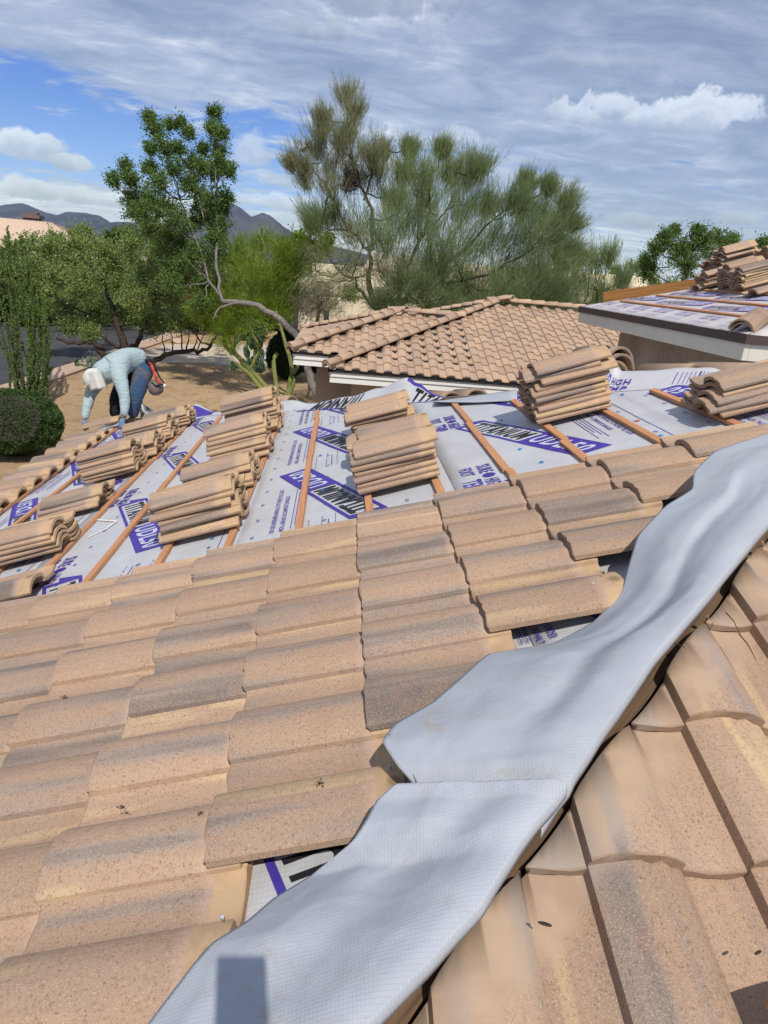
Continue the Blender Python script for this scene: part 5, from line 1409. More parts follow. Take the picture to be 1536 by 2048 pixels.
R_ += limb(mb, [(850, 570), (930, 560), (1010, 530), (1080, 480), (1130, 430)], Zt, 0.065, 0.014, 7, 0.05)
R_ += limb(mb, [(742, 500), (700, 460), (660, 390), (620, 330), (600, 300)], Zt, 0.050, 0.008, 6, 0.05)
R_ += limb(mb, [(728, 400), (745, 350), (765, 300)], Zt, 0.036, 0.008, 6, 0.05)
R_ += limb(mb, [(838, 480), (890, 420), (930, 350)], Zt, 0.043, 0.008, 6, 0.05)
call = np.concatenate([cd, cg, cr, co]); connect(mb, call, R_, 0.032, 0.010)
core = np.array(pt(800, 560, Zt))
sets = []
for cc, rr2, nb, up in ((cd, rd * 1.2, 46, 0.9), (cg, rg * 1.2, 42, 0.8), (cr, rr_ * 1.2, 42, 0.75), (co, ro * 1.2, 22, 0.15)):
    S, E, Rr = brooms(cc, rr2, nb, up, core=core) if up > 0 else branchlets(cc, rr2, nb, up, core=core); sets.append((S, E)); twigs(mb, S, E, 3, 0.008)
obj('trunk', mb.mesh('trunk', M['bark_dark'], True), t4)
feathery('foliage', *sets[0], 14, 0.34, 0.0115, M['leaf_dry'], t4, up=0.45, rnd_=0.28, spread=0.05)
feathery('foliage', *sets[1], 27, 0.36, 0.0115, M['leaf_pv2'], t4, up=0.35, rnd_=0.26, spread=0.10)
feathery('foliage', *sets[2], 24, 0.34, 0.0120, M['leaf_pv2'], t4, up=0.30, rnd_=0.26, spread=0.08)
feathery('foliage', *sets[3], 15, 0.40, 0.0120, M['leaf_dry'], t4, up=-0.30, rnd_=0.45, spread=0.10)
nb_ = 700; cn = pt(699, 362, Zt - 0.3); p = cn + rvec(nb_) * (RG.uniform(0, 1, nb_) ** 0.5)[:, None] * np.array([0.34, 0.34, 0.42]); crown = crown_obj('nest', tri_strands(p, rvec(nb_), RG.uniform(0.2, 0.5, nb_), np.full(nb_, 0.02)), 3, M['bark_dark'], t4)

def simple_tree(name, label, cl, Z, dj, base, mat, bark, feather=False, per=60, nbr=22, size=0.085, up=0.3, width=0.02, grp=None, cat='tree', length=0.45):
    t = thing(name, label, cat, tuple(gnd(*base) if base[1] > 620 else (pt(base[0], base[1], Z)[0], pt(base[0], base[1], Z)[1], GZ)), grp)
    c, r = clump_pts(cl, Z, dj); b = np.array(t.location); mb = MB(); w = wiggle([b, b * 0.4 + c.mean(0) * 0.6, c.mean(0)], 3, 0.05)
    mb.tube(w, list(np.linspace(0.13, 0.05, len(w))), 7); connect(mb, c, w[3:], 0.04, 0.012)
    S, E, Rr = branchlets(c, r, nbr, up); twigs(mb, S, E, 4, 0.01)
    obj('trunk', mb.mesh('trunk', M[bark], True), t)
    if feather: S, E, _ = brooms(c, r, nbr, up, core=b + np.array([0, 0, 2.0]))
    if feather: feathery('foliage', S, E, per, length, width, M[mat], t, up=up, rnd_=0.35, spread=0.06)
    else: leafy('foliage', S, E, Rr, per, size, 0.15, M[mat], t)
    return t


simple_tree('leafy_tree', 'round leafy green tree beyond the hip board of the right wing', [(1312, 500, 22), (1332, 482, 30), (1362, 500, 40), (1402, 488, 38), (1440, 482, 24), (1464, 480, 12), (1376, 532, 44), (1432, 522, 40), (1300, 540, 34), (1292, 525, 20), (1348, 462, 12), (1395, 462, 12), (1460, 500, 22), (1480, 530, 30)], 28, 1.2, (1390, 600), 'leaf_iron', 'bark_grey', per=110, nbr=26, size=0.075)
simple_tree('feathery_tree', 'short feathery blue-green tree in front of the pale wall, left of the right wing', [(1190, 520, 28), (1222, 515, 24), (1170, 560, 38), (1218, 580, 38), (1150, 600, 36), (1196, 622, 40), (1248, 560, 22), (1255, 600, 24), (1130, 560, 30), (1240, 630, 30), (1160, 640, 30)], 24, 1.0, (1200, 600), 'leaf_pv2', 'bark_green', feather=True, per=17, width=0.015, up=0.9)
simple_tree('leafy_tree', 'small piece of leafy tree at the right photo edge above the stacked tiles', [(1526, 488, 14), (1545, 500, 30), (1506, 504, 10), (1570, 480, 40), (1550, 530, 40), (1510, 530, 20)], 27, 0.8, (1545, 600), 'leaf_iron', 'bark_grey', per=90, size=0.075)
simple_tree('bare_shrub', 'thin bare green-stemmed shrub between the garage roof and the cream house', [(628, 608, 22), (650, 622, 20), (612, 625, 16), (640, 590, 16), (655, 600, 14)], 22, 0.5, (632, 700), 'leaf_grey', 'bark_green', feather=True, per=9, nbr=16, width=0.012, up=0.2, cat='shrub')
simple_tree('background_tree', 'bushy green tree filling the gap between the two left trees at mountain foot', [(300, 455, 26), (260, 470, 26), (330, 480, 30), (220, 480, 20), (380, 500, 30)], 40, 2, (300, 600), 'leaf_bush', 'bark_dark', per=60, size=0.16)
simple_tree('background_tree', 'bright green tree behind the yellow-green palo verde, beside the cream house', [(600, 480, 30), (640, 500, 30), (570, 500, 34), (580, 545, 26), (560, 560, 30), (545, 610, 28), (572, 600, 20), (540, 640, 22), (625, 460, 20), (655, 480, 20)], 34, 2, (590, 720), 'leaf_pv', 'bark_dark', per=70, size=0.11)

for (xs, ys, Zb, mt, lb) in [([(20, 500, 30), (60, 490, 34), (0, 540, 40), (50, 550, 40), (-40, 520, 50), (30, 590, 36)], None, 36, 'leaf_mesq', 'broad green desert tree behind the ocotillo at the left edge'),
                         ([(110, 480, 30), (150, 475, 32), (190, 490, 34), (130, 520, 36), (180, 530, 38), (220, 520, 34), (110, 560, 36), (150, 580, 34)], None, 37, 'leaf_mesq', 'broad green desert tree hiding the foot of the pink tiled roof'),
                         ([(240, 470, 24), (270, 480, 28), (310, 490, 30), (260, 520, 34), (310, 530, 34), (350, 530, 32), (290, 570, 34), (350, 580, 34)], None, 39, 'leaf_iron', 'darker tree showing through the gap right of the mesquite crown'),
                         ([(400, 500, 30), (440, 490, 30), (430, 540, 36), (480, 530, 34), (400, 560, 34), (450, 590, 34), (390, 600, 26)], None, 40, 'leaf_mesq', 'rounded tree behind the leaning grey trunk'),
                         ([(700, 590, 20), (850, 620, 26), (900, 600, 30), (960, 600, 34), (1020, 610, 34), (1080, 610, 34), (930, 560, 26), (1000, 560, 30)], None, 30, 'leaf_mesq', 'dark green mass of tree directly above the garage ridge'),
                         ([(1120, 590, 30), (1160, 575, 22), (1130, 560, 24), (1230, 545, 16), (1265, 540, 22), (1290, 550, 26), (1255, 570, 26), (1310, 565, 26), (1220, 575, 18), (1340, 575, 26)], None, 46, 'leaf_mesq', 'distant soft green tree line seen over the timber of the right wing')]:
    simple_tree('background_tree', lb, xs, Zb, 1.5, (xs[0][0] + 60, 640), mt, 'bark_dark', per=75, nbr=20, size=0.11, grp='background trees')

# ocotillo
t5 = thing('ocotillo', 'tall ocotillo, a fan of thin leafy upright canes at the left edge', 'plant', tuple(gnd(62, 812)))
ob = np.array(t5.location); lv = []
tips = [(14, 452), (2, 500), (-10, 560), (26, 505), (38, 540), (46, 570), (52, 600), (60, 580), (66, 560), (72, 620), (78, 590), (84, 640), (90, 660), (60, 520), (34, 600), (22, 580), (8, 620), (44, 640), (97, 700), (104, 735), (-14, 640), (30, 480), (56, 650), (74, 560), (16, 540), (50, 500), (88, 600), (68, 660), (-25, 500), (-30, 580), (10, 470), (42, 470)]
for i, (x, y) in enumerate(tips):
    zz = 21.9 + RG.uniform(-0.9, 0.7); tp = pt(x, y, zz); bp = ob + np.array([(x - 45) * 0.006 + RG.uniform(-0.25, 0.25), RG.uniform(-0.4, 0.4), 0]); bend = bp * 0.55 + tp * 0.45 + np.array([RG.uniform(-0.1, 0.3), 0, 0.2])
    w = wiggle([bp, bend, tp], 4, 0.02); mb = MB(); mb.tube(w, list(np.linspace(0.030, 0.010, len(w))), 5); obj('cane', mb.mesh('cane', M['bark_dark']), t5)
    w = np.array(w); nl = 560; t_ = RG.uniform(0.06, 1, nl) * (len(w) - 1); k = np.minimum(t_.astype(int), len(w) - 2); q = w[k] + (w[k + 1] - w[k]) * (t_ - k)[:, None]
    lv.append(q + rvec(nl) * RG.uniform(0.02, 0.055, nl)[:, None])
lv = np.concatenate(lv); crown_obj('foliage', leaf_quads(lv, RG.uniform(0.05, 0.085, len(lv))), 4, M['leaf_oco'], t5)


def dense_bush(name, label, centre, rad, nl, size, mat, gz=True, patch=None, cat='shrub', grp=None, box=False):
    c = np.array(centre); t = thing(name, label, cat, (c[0], c[1], GZ), grp)
    d = rvec(nl); d[:, 2] = np.where(d[:, 2] < -0.55, -d[:, 2], d[:, 2])
    lump = np.array([0.08 * noise.noise(Vector(q * 2.2)) + 0.07 * noise.noise(Vector(q * 6)) for q in d[:, :]]) if nl < 60000 else 0
    rr3 = 1 - np.abs(RG.normal(0, 0.09, nl)) + lump; p = c + d * rr3[:, None] * np.array(rad)
    p[:, 2] = np.maximum(p[:, 2], GZ + 0.03)
    crown_obj('foliage', leaf_quads(p, RG.uniform(0.6, 1.4, nl) * size), 4, M[mat], t)
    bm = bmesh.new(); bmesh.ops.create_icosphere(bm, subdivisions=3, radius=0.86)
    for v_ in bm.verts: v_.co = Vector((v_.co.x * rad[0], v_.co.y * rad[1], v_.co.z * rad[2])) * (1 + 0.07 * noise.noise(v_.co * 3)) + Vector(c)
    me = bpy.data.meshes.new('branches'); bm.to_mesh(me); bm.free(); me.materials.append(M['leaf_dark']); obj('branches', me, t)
    if patch is not None:
        n2 = 2600; d2 = unit(np.array(patch) + rvec(n2) * 0.55); p2 = c + d2 * np.array(rad) * RG.uniform(0.93, 1.03, n2)[:, None]; p2[:, 2] = np.maximum(p2[:, 2], GZ + .1)
        crown_obj('bare_twigs', tri_strands(p2, unit(d2 + rvec(n2) * 0.8), RG.uniform(0.06, 0.2, n2), np.full(n2, 0.007)), 3, M['leaf_grey'], t)
    return t


cb = pt(28, 838, 15.6); dense_bush('round_shrub', 'big clipped round shrub with greyish bare patch at the lower left ground', (cb[0], cb[1], GZ + 0.70), (1.02, 1.0, 0.80), 42000, 0.045, 'leaf_bush', patch=(0.25, -0.85, 0.45))
cb = gnd(566, 765); dense_bush('hedge_shrub', 'dark barrel-shaped clipped shrub behind the palo verde trunks', (cb[0] + .1, cb[1] + 1.0, GZ + 0.95), (0.92, 0.9, 1.12), 16000, 0.06, 'leaf_dark')
cb = gnd(618, 752); dense_bush('hedge_shrub', 'dark clipped shrub half hidden by the garage eave corner', (cb[0] + .2, cb[1] + 1.5, GZ + 0.9), (0.9, 0.9, 1.15), 12000, 0.06, 'leaf_dark')
for i, (x, y, r_, lb) in enumerate([(500, 655, 26, 'grey-green low shrub behind the big prickly pear'), (560, 640, 22, 'low green shrub beyond the drive, left of the cream house'), (590, 640, 18, 'small shrub beside the path lantern'), (470, 650, 20, 'small shrub at the left of the agave')]):
    q = gnd(x, y + r_); s_ = r_ * (q @ RM[:, 2]) / FP; dense_bush('low_shrub', lb, (q[0], q[1], GZ + s_ * 0.7), (s_ * 1.2, s_, s_ * 0.9), 3500, 0.12, 'leaf_far', grp=None)


def pear(label, ipts, Z, base, dark=False):
    t = thing('prickly_pear', label, 'cactus', tuple(gnd(*base)))
    mb = MB()
    bm = bmesh.new()
    for (x, y, r_) in ipts:
        q = pt(x, y, Z + RG.uniform(-0.5, 0.5)); s_ = r_ * Z / FP; m = Matrix.Translation(q) @ Matrix.Rotation(RG.uniform(0, 3.1), 4, 'Z') @ Matrix.Rotation(RG.uniform(-.4, .4), 4, 'X') @ Matrix.Diagonal((s_ * 0.8, s_ * 0.22, s_, 1))
        b2 = bmesh.new(); bmesh.ops.create_icosphere(b2, subdivisions=2, radius=1.0, matrix=m); mm = bpy.data.meshes.new('pad'); b2.to_mesh(mm); b2.free(); mm.materials.append(M['cactus'])
        for p_ in mm.polygons: p_.use_smooth = True
        obj('pad', mm, t)


pads = [(470 + RG.uniform(-8, 62), 690 + RG.uniform(-18, 52), RG.uniform(7, 10)) for _ in range(46)] + [(466, 738, 6), (478, 678, 7), (510, 684, 7), (520, 690, 8), (516, 700, 9), (495, 680, 8)]
pear('large dark blue-green prickly pear behind the palo verde trunks', pads, 30.5, (500, 755))
pads = [(150 + RG.uniform(0, 50), 715 + RG.uniform(0, 30), RG.uniform(5, 7)) for _ in range(20)] + [(152, 738, 7), (160, 734, 8), (166, 742, 8), (190, 708, 4)]
pear('low prickly pear clump left of the worker under the mesquite', pads, 27.5, (170, 752))
ta = thing('agave', 'yellowing agave rosette beyond the drive behind the palo verde', 'plant', tuple(gnd(522, 678)))
n3 = 60; b_ = np.tile(np.array(ta.location) + np.array([0, 0, 0.05]), (n3, 1)); d_ = rvec(n3); d_[:, 2] = np.abs(d_[:, 2]) * 0.8 + 0.1
crown_obj('leaf_rosette', tri_strands(b_, unit(d_), RG.uniform(0.8, 1.2, n3), np.full(n3, 0.14)), 3, M['agave'], ta)
q = gnd(587, 690)
tl = thing('path_lantern', 'grey square lantern on a short post near the cream house', 'lantern', tuple(q))
obj('post', MB().box((q[0] - .06, q[1] - .06, GZ), (q[0] + .06, q[1] + .06, GZ + .5)).mesh('post', M['bark_grey']), tl)
obj('lamp_head', MB().box((q[0] - .24, q[1] - .24, GZ + .5), (q[0] + .24, q[1] + .24, GZ + 1.15)).mesh('lamp_head', M['bark_grey'], bevel=0.04), tl)
obj('roof_cap', MB().box((q[0] - .34, q[1] - .34, GZ + 1.15), (q[0] + .34, q[1] + .34, GZ + 1.22)).mesh('roof_cap', M['bark_dark'], bevel=0.02), tl)
for i, (x, y, r_) in enumerate([(355, 678, 9), (437, 672, 7)]):
    q = gnd(x, y + r_); s_ = r_ * (q @ RM[:, 2]) / FP; bm = bmesh.new(); bmesh.ops.create_icosphere(bm, subdivisions=3, radius=1)
    for v_ in bm.verts: v_.co *= 1 + 0.3 * noise.noise(v_.co * 1.4 + Vector((i, 0, 0))); v_.co = Vector((v_.co.x * s_ * 1.4, v_.co.y * s_, v_.co.z * s_ * 0.8))
    me = bpy.data.meshes.new('boulder'); bm.to_mesh(me); bm.free(); me.materials.append(M['kerb'])
    tag(obj('boulder', me, None, matrix=Matrix.Translation((q[0], q[1], GZ + s_ * 0.4))), ['tan boulder past the drive behind the mesquite limb', 'small boulder past the drive near the palo verde'][i], 'boulder')

# scattered far scrub, one mass
vv = []; tr = []
for i in range(620):
    a_ = RG.uniform(-33, 34); D = 48 + 330 * RG.uniform(0, 1) ** 1.8
    if -27 < a_ < -17 and 62 < D < 95: continue
    if -5 < a_ < 19 and D < 60: continue
    c0 = np.array([D * sin(radians(a_)), D * cos(radians(a_)), GZ]); hgt = RG.uniform(1.5, 4.9) * (0.9 if D < 120 else 1.15); wd = hgt * RG.uniform(0.6, 1.0)
    nl = int(520 if D < 120 else 220); d_ = rvec(nl); d_[:, 2] = np.abs(d_[:, 2]); k_ = 1 - np.abs(RG.normal(0, 0.16, nl)); lob = 1 + 0.25 * np.sin(d_[:, 0] * 5 + i) * np.cos(d_[:, 1] * 6 + 2 * i)
    p = c0 + d_ * (k_ * lob)[:, None] * np.array([wd, wd, hgt]); vv.append(leaf_quads(p, RG.uniform(0.25, 0.6, nl) * (1.0 if D < 120 else 1.8)))
sc = crown_obj('scrub', np.concatenate(vv), 4, M['leaf_far'], None); sc['kind'] = 'stuff'

# ------------------------------------------------------------------ the worker
ZW = 8.12
man = thing('person', 'worker in pale blue long-sleeved shirt, cap and jeans bending down to lay a tile', 'person', tuple(LP(*LI(245, 848, 0), 0)))


def skin_obj(name, chains, mat, parent, sub=2, seed_noise=0.0):
    """chains: list of [(x, y, dz, r), ...] in photo pixels + depth offset, radius in metres; first point of later chains may match an earlier one"""
    vs = []; rs = []; es = []; key = {}
    for ch in chains:
        prev = None
        for (x, y, dz, r_) in ch:
            k = (x, y, dz)
            if k not in key: key[k] = len(vs); vs.append(tuple(pt(x, y, ZW + dz))); rs.append(r_)
            i = key[k]
            if prev is not None and prev != i: es.append((prev, i))
            prev = i
    me = bpy.data.meshes.new(name); me.from_pydata(vs, es, []); o = bpy.data.objects.new(name, me); COL.objects.link(o)
    o.modifiers.new('skin', 'SKIN'); lay = me.skin_vertices[0].data
    for i, r_ in enumerate(rs):
        rr4 = r_ if isinstance(r_, tuple) else (r_, r_); lay[i].radius = rr4; lay[i].use_root = (i == 0)
    s_ = o.modifiers.new('sub', 'SUBSURF'); s_.levels = sub; s_.render_levels = sub
    dg = bpy.context.evaluated_depsgraph_get(); m2 = bpy.data.meshes.new_from_object(o.evaluated_get(dg)); m2.name = name
    bpy.data.objects.remove(o)
    m2.materials.clear(); m2.materials.append(mat)
    if seed_noise:
        no = [v_.normal.copy() for v_ in m2.vertices]
        for v_, n4 in zip(m2.vertices, no):
            c_ = v_.co; v_.co = c_ + n4 * (seed_noise * (noise.noise(Vector((c_.x * 14, c_.y * 14, c_.z * 26))) + 0.6 * noise.noise(Vector((c_.x * 34, c_.y * 34, c_.z * 50)))))
    for p_ in m2.polygons: p_.use_smooth = True
    return obj(name, m2, parent)


hip = (288, 730, 0.42); body_c = [
    [(288, 730, 0.42, 0.074), (262, 716, 0.30, 0.074), (238, 720, 0.16, 0.074), (218, 742, 0.12, 0.031), (202, 750, 0.0, 0.028), (192, 758, -0.04, 0.034)],
    [(218, 742, 0.12, 0.031), (236, 758, -0.10, 0.034), (248, 797, -0.10, 0.026), (247, 834, -0.12, 0.017)],
    [(218, 742, 0.12, 0.031), (190, 772, 0.12, 0.031), (176, 806, 0.05, 0.025), (169, 838, 0.0, 0.017)],
    [(288, 730, 0.42, 0.074), (284, 752, 0.30, 0.053), (270, 795, 0.20, 0.037), (264, 832, 0.30, 0.025)],
    [(288, 730, 0.42, 0.074), (256, 758, 0.55, 0.050), (231, 797, 0.42, 0.034), (229, 832, 0.46, 0.025)]]
skin_obj('body', body_c, M['skin'], man, 1)
skin_obj('shirt', [
    [(291, 722, 0.42, (0.125, 0.135)), (272, 717, 0.34, (0.145, 0.15)), (252, 719, 0.24, (0.165, 0.16)), (232, 727, 0.13, (0.165, 0.155)), (216, 740, 0.05, (0.13, 0.13)), (206, 748, 0.0, 0.11), (199, 754, -0.03, 0.10)],
    [(232, 727, 0.13, (0.165, 0.155)), (238, 752, -0.06, 0.098), (246, 778, -0.10, 0.076), (250, 800, -0.10, 0.066), (249, 820, -0.12, 0.052), (247, 833, -0.12, 0.040)],
    [(216, 740, 0.05, (0.13, 0.13)), (192, 768, 0.14, 0.085), (181, 788, 0.10, 0.072), (175, 810, 0.05, 0.062), (171, 828, 0.02, 0.048), (169, 840, 0.0, 0.040)]], M['shirt'], man, 2, 0.006)
skin_obj('jeans', [
    [(292, 728, 0.42, (0.135, 0.14)), (286, 747, 0.33, (0.125, 0.125)), (278, 772, 0.24, 0.108), (271, 797, 0.20, 0.090), (267, 818, 0.25, 0.074), (264, 836, 0.30, 0.070)]], M['jeans'], man, 2, 0.0085)
skin_obj('trouser_leg', [
    [(284, 738, 0.5, 0.11), (258, 756, 0.55, 0.115), (238, 780, 0.48, 0.098), (231, 800, 0.42, 0.084), (230, 820, 0.44, 0.070), (229, 835, 0.46, 0.066)]], M['jeans_dark'], man, 2, 0.008)
for bx_, by_, dz_ in ((264, 839, 0.28), (229, 839, 0.44)):
    skin_obj('boot', [[(bx_ + 1, by_ - 4, dz_ + 0.03, 0.052), (bx_, by_ + 4, dz_ + 0.02, 0.052), (bx_ - 10, by_ + 6, dz_ - 0.06, 0.044), (bx_ - 20, by_ + 7, dz_ - 0.12, 0.034)]], M['boot'], man, 2)
for hx, hy, dz_, sg in ((246, 838, -0.12, 1), (168.5, 842, 0.0, -1)):
    ch = [[(hx, hy - 3, dz_, 0.030), (hx - sg * 0.5, hy + 5, dz_, (0.040, 0.026)), (hx - sg * 1.5, hy + 10, dz_, (0.038, 0.020))]]
    for k in range(4):
        ox = (k - 1.5) * 3.0; ln = (8.5, 10, 9.5, 7.5)[k]
        ch.append([(hx - sg * 1.5, hy + 10, dz_, (0.038, 0.020)), (hx - sg * 1.5 + ox, hy + 10 + ln * 0.30, dz_ - 0.012, 0.0115), (hx - sg * 2.5 + ox, hy + 10 + ln * 0.62, dz_ - 0.016, 0.0105), (hx - sg * 3.5 + ox, hy + 10 + ln * 0.9, dz_ + 0.004, 0.009)])
    ch.append([(hx - sg * 0.5, hy + 5, dz_, (0.040, 0.026)), (hx - sg * 6.0, hy + 9.0, dz_ - 0.02, 0.0125), (hx - sg * 9.0, hy + 13.0, dz_ - 0.02, 0.011)])
    skin_obj('glove', ch, M['glove'], man, 2, 0.0)
# head with face, mostly hidden by cap and neck cloth
bm = bmesh.new(); bmesh.ops.create_uvsphere(bm, u_segments=24, v_segments=16, radius=1)
hc = Vector(pt(189, 758, ZW - 0.04)); fwd = Vector((-0.35, -0.30, -0.88)).normalized(); hup = Vector((-0.80, -0.25, 0.42)); hup = (hup - fwd * hup.dot(fwd)).normalized(); hs = fwd.cross(hup)
for v_ in bm.verts:
    c_ = v_.co.copy(); x_, y_, z_ = c_.x * 0.078, c_.y * 0.098, c_.z * 0.115        # x side, y forward, z up
    if c_.y > 0.3: y_ += 0.022 * math.exp(-((c_.x / 0.16) ** 2 + ((c_.z + 0.12) / 0.2) ** 2)) - 0.010 * math.exp(-(((abs(c_.x) - 0.38) / 0.16) ** 2 + ((c_.z - 0.05) / 0.12) ** 2)) + 0.006 * math.exp(-((c_.x / 0.3) ** 2 + ((c_.z + 0.48) / 0.08) ** 2))
    if abs(c_.x) > 0.93: x_ *= 1.12
    v_.co = hc + hs * x_ + fwd * y_ + hup * z_
me = bpy.data.meshes.new('head'); bm.to_mesh(me); bm.free(); me.materials.append(M['skin'])
for p_ in me.polygons: p_.use_smooth = True
obj('head', me, man)
bm = bmesh.new(); bmesh.ops.create_uvsphere(bm, u_segments=28, v_segments=18, radius=1)
for v_ in list(bm.verts):
    c_ = v_.co.copy(); k_ = 1.0 + 0.05 * noise.noise(c_ * 3)
    x_, y_, z_ = c_.x * 0.108 * k_, c_.y * 0.125 * k_, c_.z * 0.128 * k_
    v_.co = hc + hs * x_ + fwd * y_ + hup * z_
me = bpy.data.meshes.new('cap'); bm.to_mesh(me); bm.free(); me.materials.append(M['capcloth'])
for p_ in me.polygons: p_.use_smooth = True
cp_ = obj('cap', me, man)
Q = np.zeros((12, 12, 3))
for i in range(12):
    for j in range(12):
        a_, b_ = i / 11, j / 11; x_ = (171 + 8 * a_) * (1 - b_) + (203 + 13 * a_) * b_; y_ = (748 + 33 * a_ - 4 * a_ * b_) * (1 - b_) + (741 + 35 * a_) * b_ - 3 * sin(pi * b_) * (1 - a_) + 1.2 * sin(b_ * 14) * a_
        Q[i, j] = pt(x_, y_, ZW - 0.045 - 0.145 * sin(pi * min(1, 0.12 + 0.76 * b_)) ** 0.7 + 0.05 * a_ * (1 - 0.5 * sin(pi * b_)) + 0.008 * sin(b_ * 17 + 2) * a_)
obj('neck_flap', grid_mesh('neck_flap', Q, M['capcloth'], True, 0.003), man)
Q = np.zeros((5, 13, 3))
for i in range(5):
    for j in range(13):
        a_ = -1.1 + 2.2 * j / 12; r_ = 1 + 0.55 * i / 4
        Q[i, j] = np.array(hc + hs * (sin(a_) * 0.085 * (1 + 0.15 * i / 4)) + fwd * (0.085 + 0.018 * i * cos(a_)) + hup * (0.045 + 0.008 * cos(a_) * i))
obj('brim', grid_mesh('brim', Q, M['capcloth'], True, 0.004), man)
# tool bag slung from the belt
bg = thing('tool_bag', 'dusty tool pouch on red and black straps hanging from the worker\'s belt', 'tool bag', tuple(pt(314, 780, ZW + 0.3)))
skin_obj('pouch', [[(302, 760, 0.30, (0.05, 0.06)), (308, 772, 0.30, (0.095, 0.09)), (315, 783, 0.30, (0.095, 0.09)), (318, 789, 0.30, 0.06)]], M['bag'], bg, 2, 0.004)
def strap(pts_, w, mat, nm, Zs):
    mb = MB(); 
    for (x0_, y0_), (x1_, y1_) in zip(pts_[:-1], pts_[1:]):
        a_ = Vector(pt(x0_, y0_, Zs)); b_2 = Vector(pt(x1_, y1_, Zs)); mb.tube([a_, b_2], [w, w], 6)
    obj(nm, mb.mesh(nm, mat, True), bg)
strap([(297, 722), (303, 730), (308, 745), (314, 758), (321, 768)], 0.018, M['redcloth'], 'red_strap', ZW + 0.26)
strap([(294, 712), (306, 724), (313, 742), (320, 756), (328, 766)], 0.010, M['black_strap'], 'black_strap', ZW + 0.28)
strap([(291, 720), (297, 722), (303, 724)], 0.024, M['black_strap'], 'belt_loop', ZW + 0.26)
strap([(328, 770), (331, 773)], 0.020, M['white'], 'buckle', ZW + 0.22)
skin_obj('rim', [[(302, 764, 0.24, 0.014), (312, 773, 0.22, 0.014), (323, 768, 0.22, 0.014), (331, 775, 0.24, 0.014)]], M['black_strap'], bg, 1)
o = obj('loose_tile', TILES[2], None, matrix=tile_matrix((LX, LY, LZ), LP(-3.36, 8.02 + TW, 0.02), 0.02, 0.02)); tag(o, 'eave tile held in both gloved hands by the bending worker', 'roof tile')
# crumpled underlayment end beyond the worker's leg
Q = np.zeros((12, 12, 3))
for i in range(12):
    for j in range(12):
        s, t_ = i / 11, j / 11; x_ = 280 + 28 * s + 2 * sin(t_ * 9); y_ = 835 - 30 * t_ * (1 - 0.55 * s) ; v = pt(x_, y_, 8.5 + 0.15 * sin(s * 7 + t_ * 5)); Q[i, j] = v
cr_ = obj('underlayment_scrap', grid_mesh('underlayment_scrap', Q, M['under'], True, 0.0015)); tag(cr_, 'crumpled printed sheet end standing up behind the worker\'s jeans', 'underlayment sheet')

# ------------------------------------------------------------------ small things near the camera
def R_pt(x, y, up=0.0):
    v = ray(x, y); tt = (Z0 + TA * HK1 + up) / (v[2] - TA * v[1]); return v * tt


p = R_pt(1505, 2010, 0.05)
bm_ = MB(); bm_.box((-0.03, -0.09, -0.02), (0.12, 0.03, 0.012))
o = obj('wood_block', bm_.mesh('wood_block', M['oldwood'], bevel=0.003), None, matrix=Matrix.Translation(p + np.array([0.040, -0.040, 0.030])) @ Matrix.Rotation(0.25, 4, 'Z') @ Matrix.Rotation(AN, 4, 'X'))
tag(o, 'short sawn wood block at the bottom right corner on the weathered tiles', 'wood block')
lab_t = ['on the buff pan stripe of the lowest right tile', 'on the second right tile near the wood block', 'in the stripe under the second cut tile', 'at the far right beside the seed pods']
for i, (x, y, ln, rot) in enumerate([(1090, 1848, 0.012, 0.9), (1516, 1905, 0.009, 1.6)]):
    b = R_pt(x, y, 0.062); v2 = []; me = bpy.data.meshes.new('seed_pod'); bm = bmesh.new(); bmesh.ops.create_icosphere(bm, subdivisions=2, radius=1, matrix=Matrix.Diagonal((ln, ln * 0.28, ln * 0.22, 1))); bm.to_mesh(me); bm.free(); me.materials.append(M['bark_dark'])
    tag(obj('seed_pod', me, None, matrix=Matrix.Translation(b) @ Matrix.Rotation(rot - 1.2, 4, 'Z')), 'small brown seed pod ' + lab_t[i], 'seed pod')
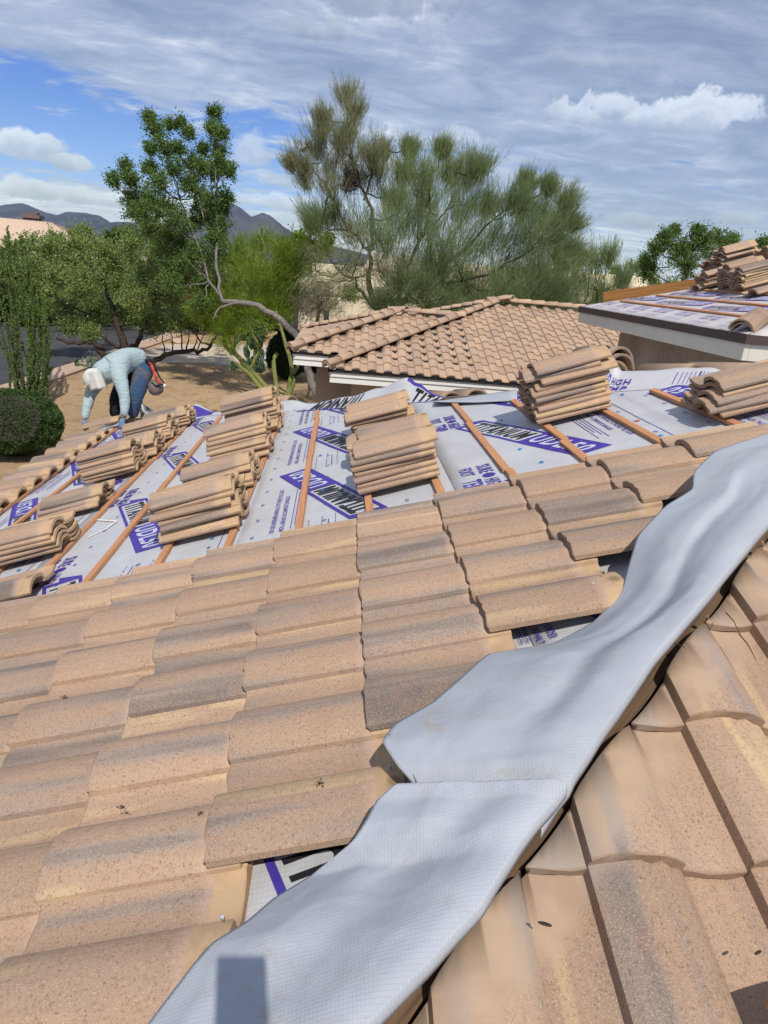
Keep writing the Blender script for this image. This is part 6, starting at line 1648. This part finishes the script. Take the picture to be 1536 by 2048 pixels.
for i, (x0_, y0_, x1_, y1_, lb) in enumerate([(1478, 1268, 1512, 1320, 'thin dry twig on the moss-stained tile at right'), (1452, 1225 + 0, 1480, 1268, 'fine stem leaning above the dry twig at right'), (925, 1823, 958, 1833, 'nail stub poking out beside the lower sheet'), (1340, 1288, 1372, 1297, 'dark nail stub by the upper cut tile'), (1475, 1125, 1492, 1132, 'short nail stub near the right photo edge')]):
    mb = MB(); a_ = R_pt(x0_, y0_, 0.05); b_2 = R_pt(x1_, y1_, 0.055); mb.tube([a_, (a_ + b_2) / 2 + np.array([0, 0, 0.006]), b_2], [0.0016, 0.0013, 0.0006], 5)
    tag(obj('twig' if i < 2 else 'nail', mb.mesh('twig' if i < 2 else 'nail', M['bark_dark'])), lb, 'twig' if i < 2 else 'nail')
for i, (x, y, h_, lb) in enumerate([(444, 1832, 0.030, 'bright galvanised nail head in the lowest bare tile head'), (1186, 1166, 0.020, 'grey nail head on the tile beside the dark gap'), (779, 1530, 0.02, 'nail head in the shaded tile head under the rolled sheet')]):
    b = LW(x, y, h_); mb = MB(); mb.tube([b - UV_N * 0.012, b, b + UV_N * 0.001], [0.0015, 0.0045, 0.0040], 10)
    tag(obj('roofing_nail', mb.mesh('roofing_nail', M['metal'], True)), lb, 'nail')
for i, (x, y, sz) in enumerate([(130, 1395, .006), (243, 1615, .006), (400, 1625, .004), (385, 1150, .004), (560, 1320, .003), (640, 1566, .006), (1205, 1145, .005)]):
    b = LW(x, y, 0.030); n5 = 26; pp = np.tile(b, (n5, 1)) + RG.normal(0, sz * 0.8, (n5, 3)) * np.array([1, 1, 0.3]); 
    o = crown_obj('dry_moss', leaf_quads(pp, np.full(n5, sz)), 4, M['bark_dark'], None); o['kind'] = 'stuff'; o['label'] = 'crumb of dark debris on the laid tiles'
# the photographer's phone, which throws the square shadow on the sheet
ph = thing('phone', 'handheld phone of the photographer, seen only by its shadow on the sheet', 'phone', (0, -0.03, 0))
back = Matrix(((RM[0, 0], RM[0, 1], RM[0, 2], 0), (RM[1, 0], RM[1, 1], RM[1, 2], 0), (RM[2, 0], RM[2, 1], RM[2, 2], 0), (0, 0, 0, 1)))
obj('phone_body', MB().box((-0.030, -0.145, -0.020), (0.048, 0.020, -0.012)).mesh('phone_body', M['black'], bevel=0.002), ph, matrix=back)
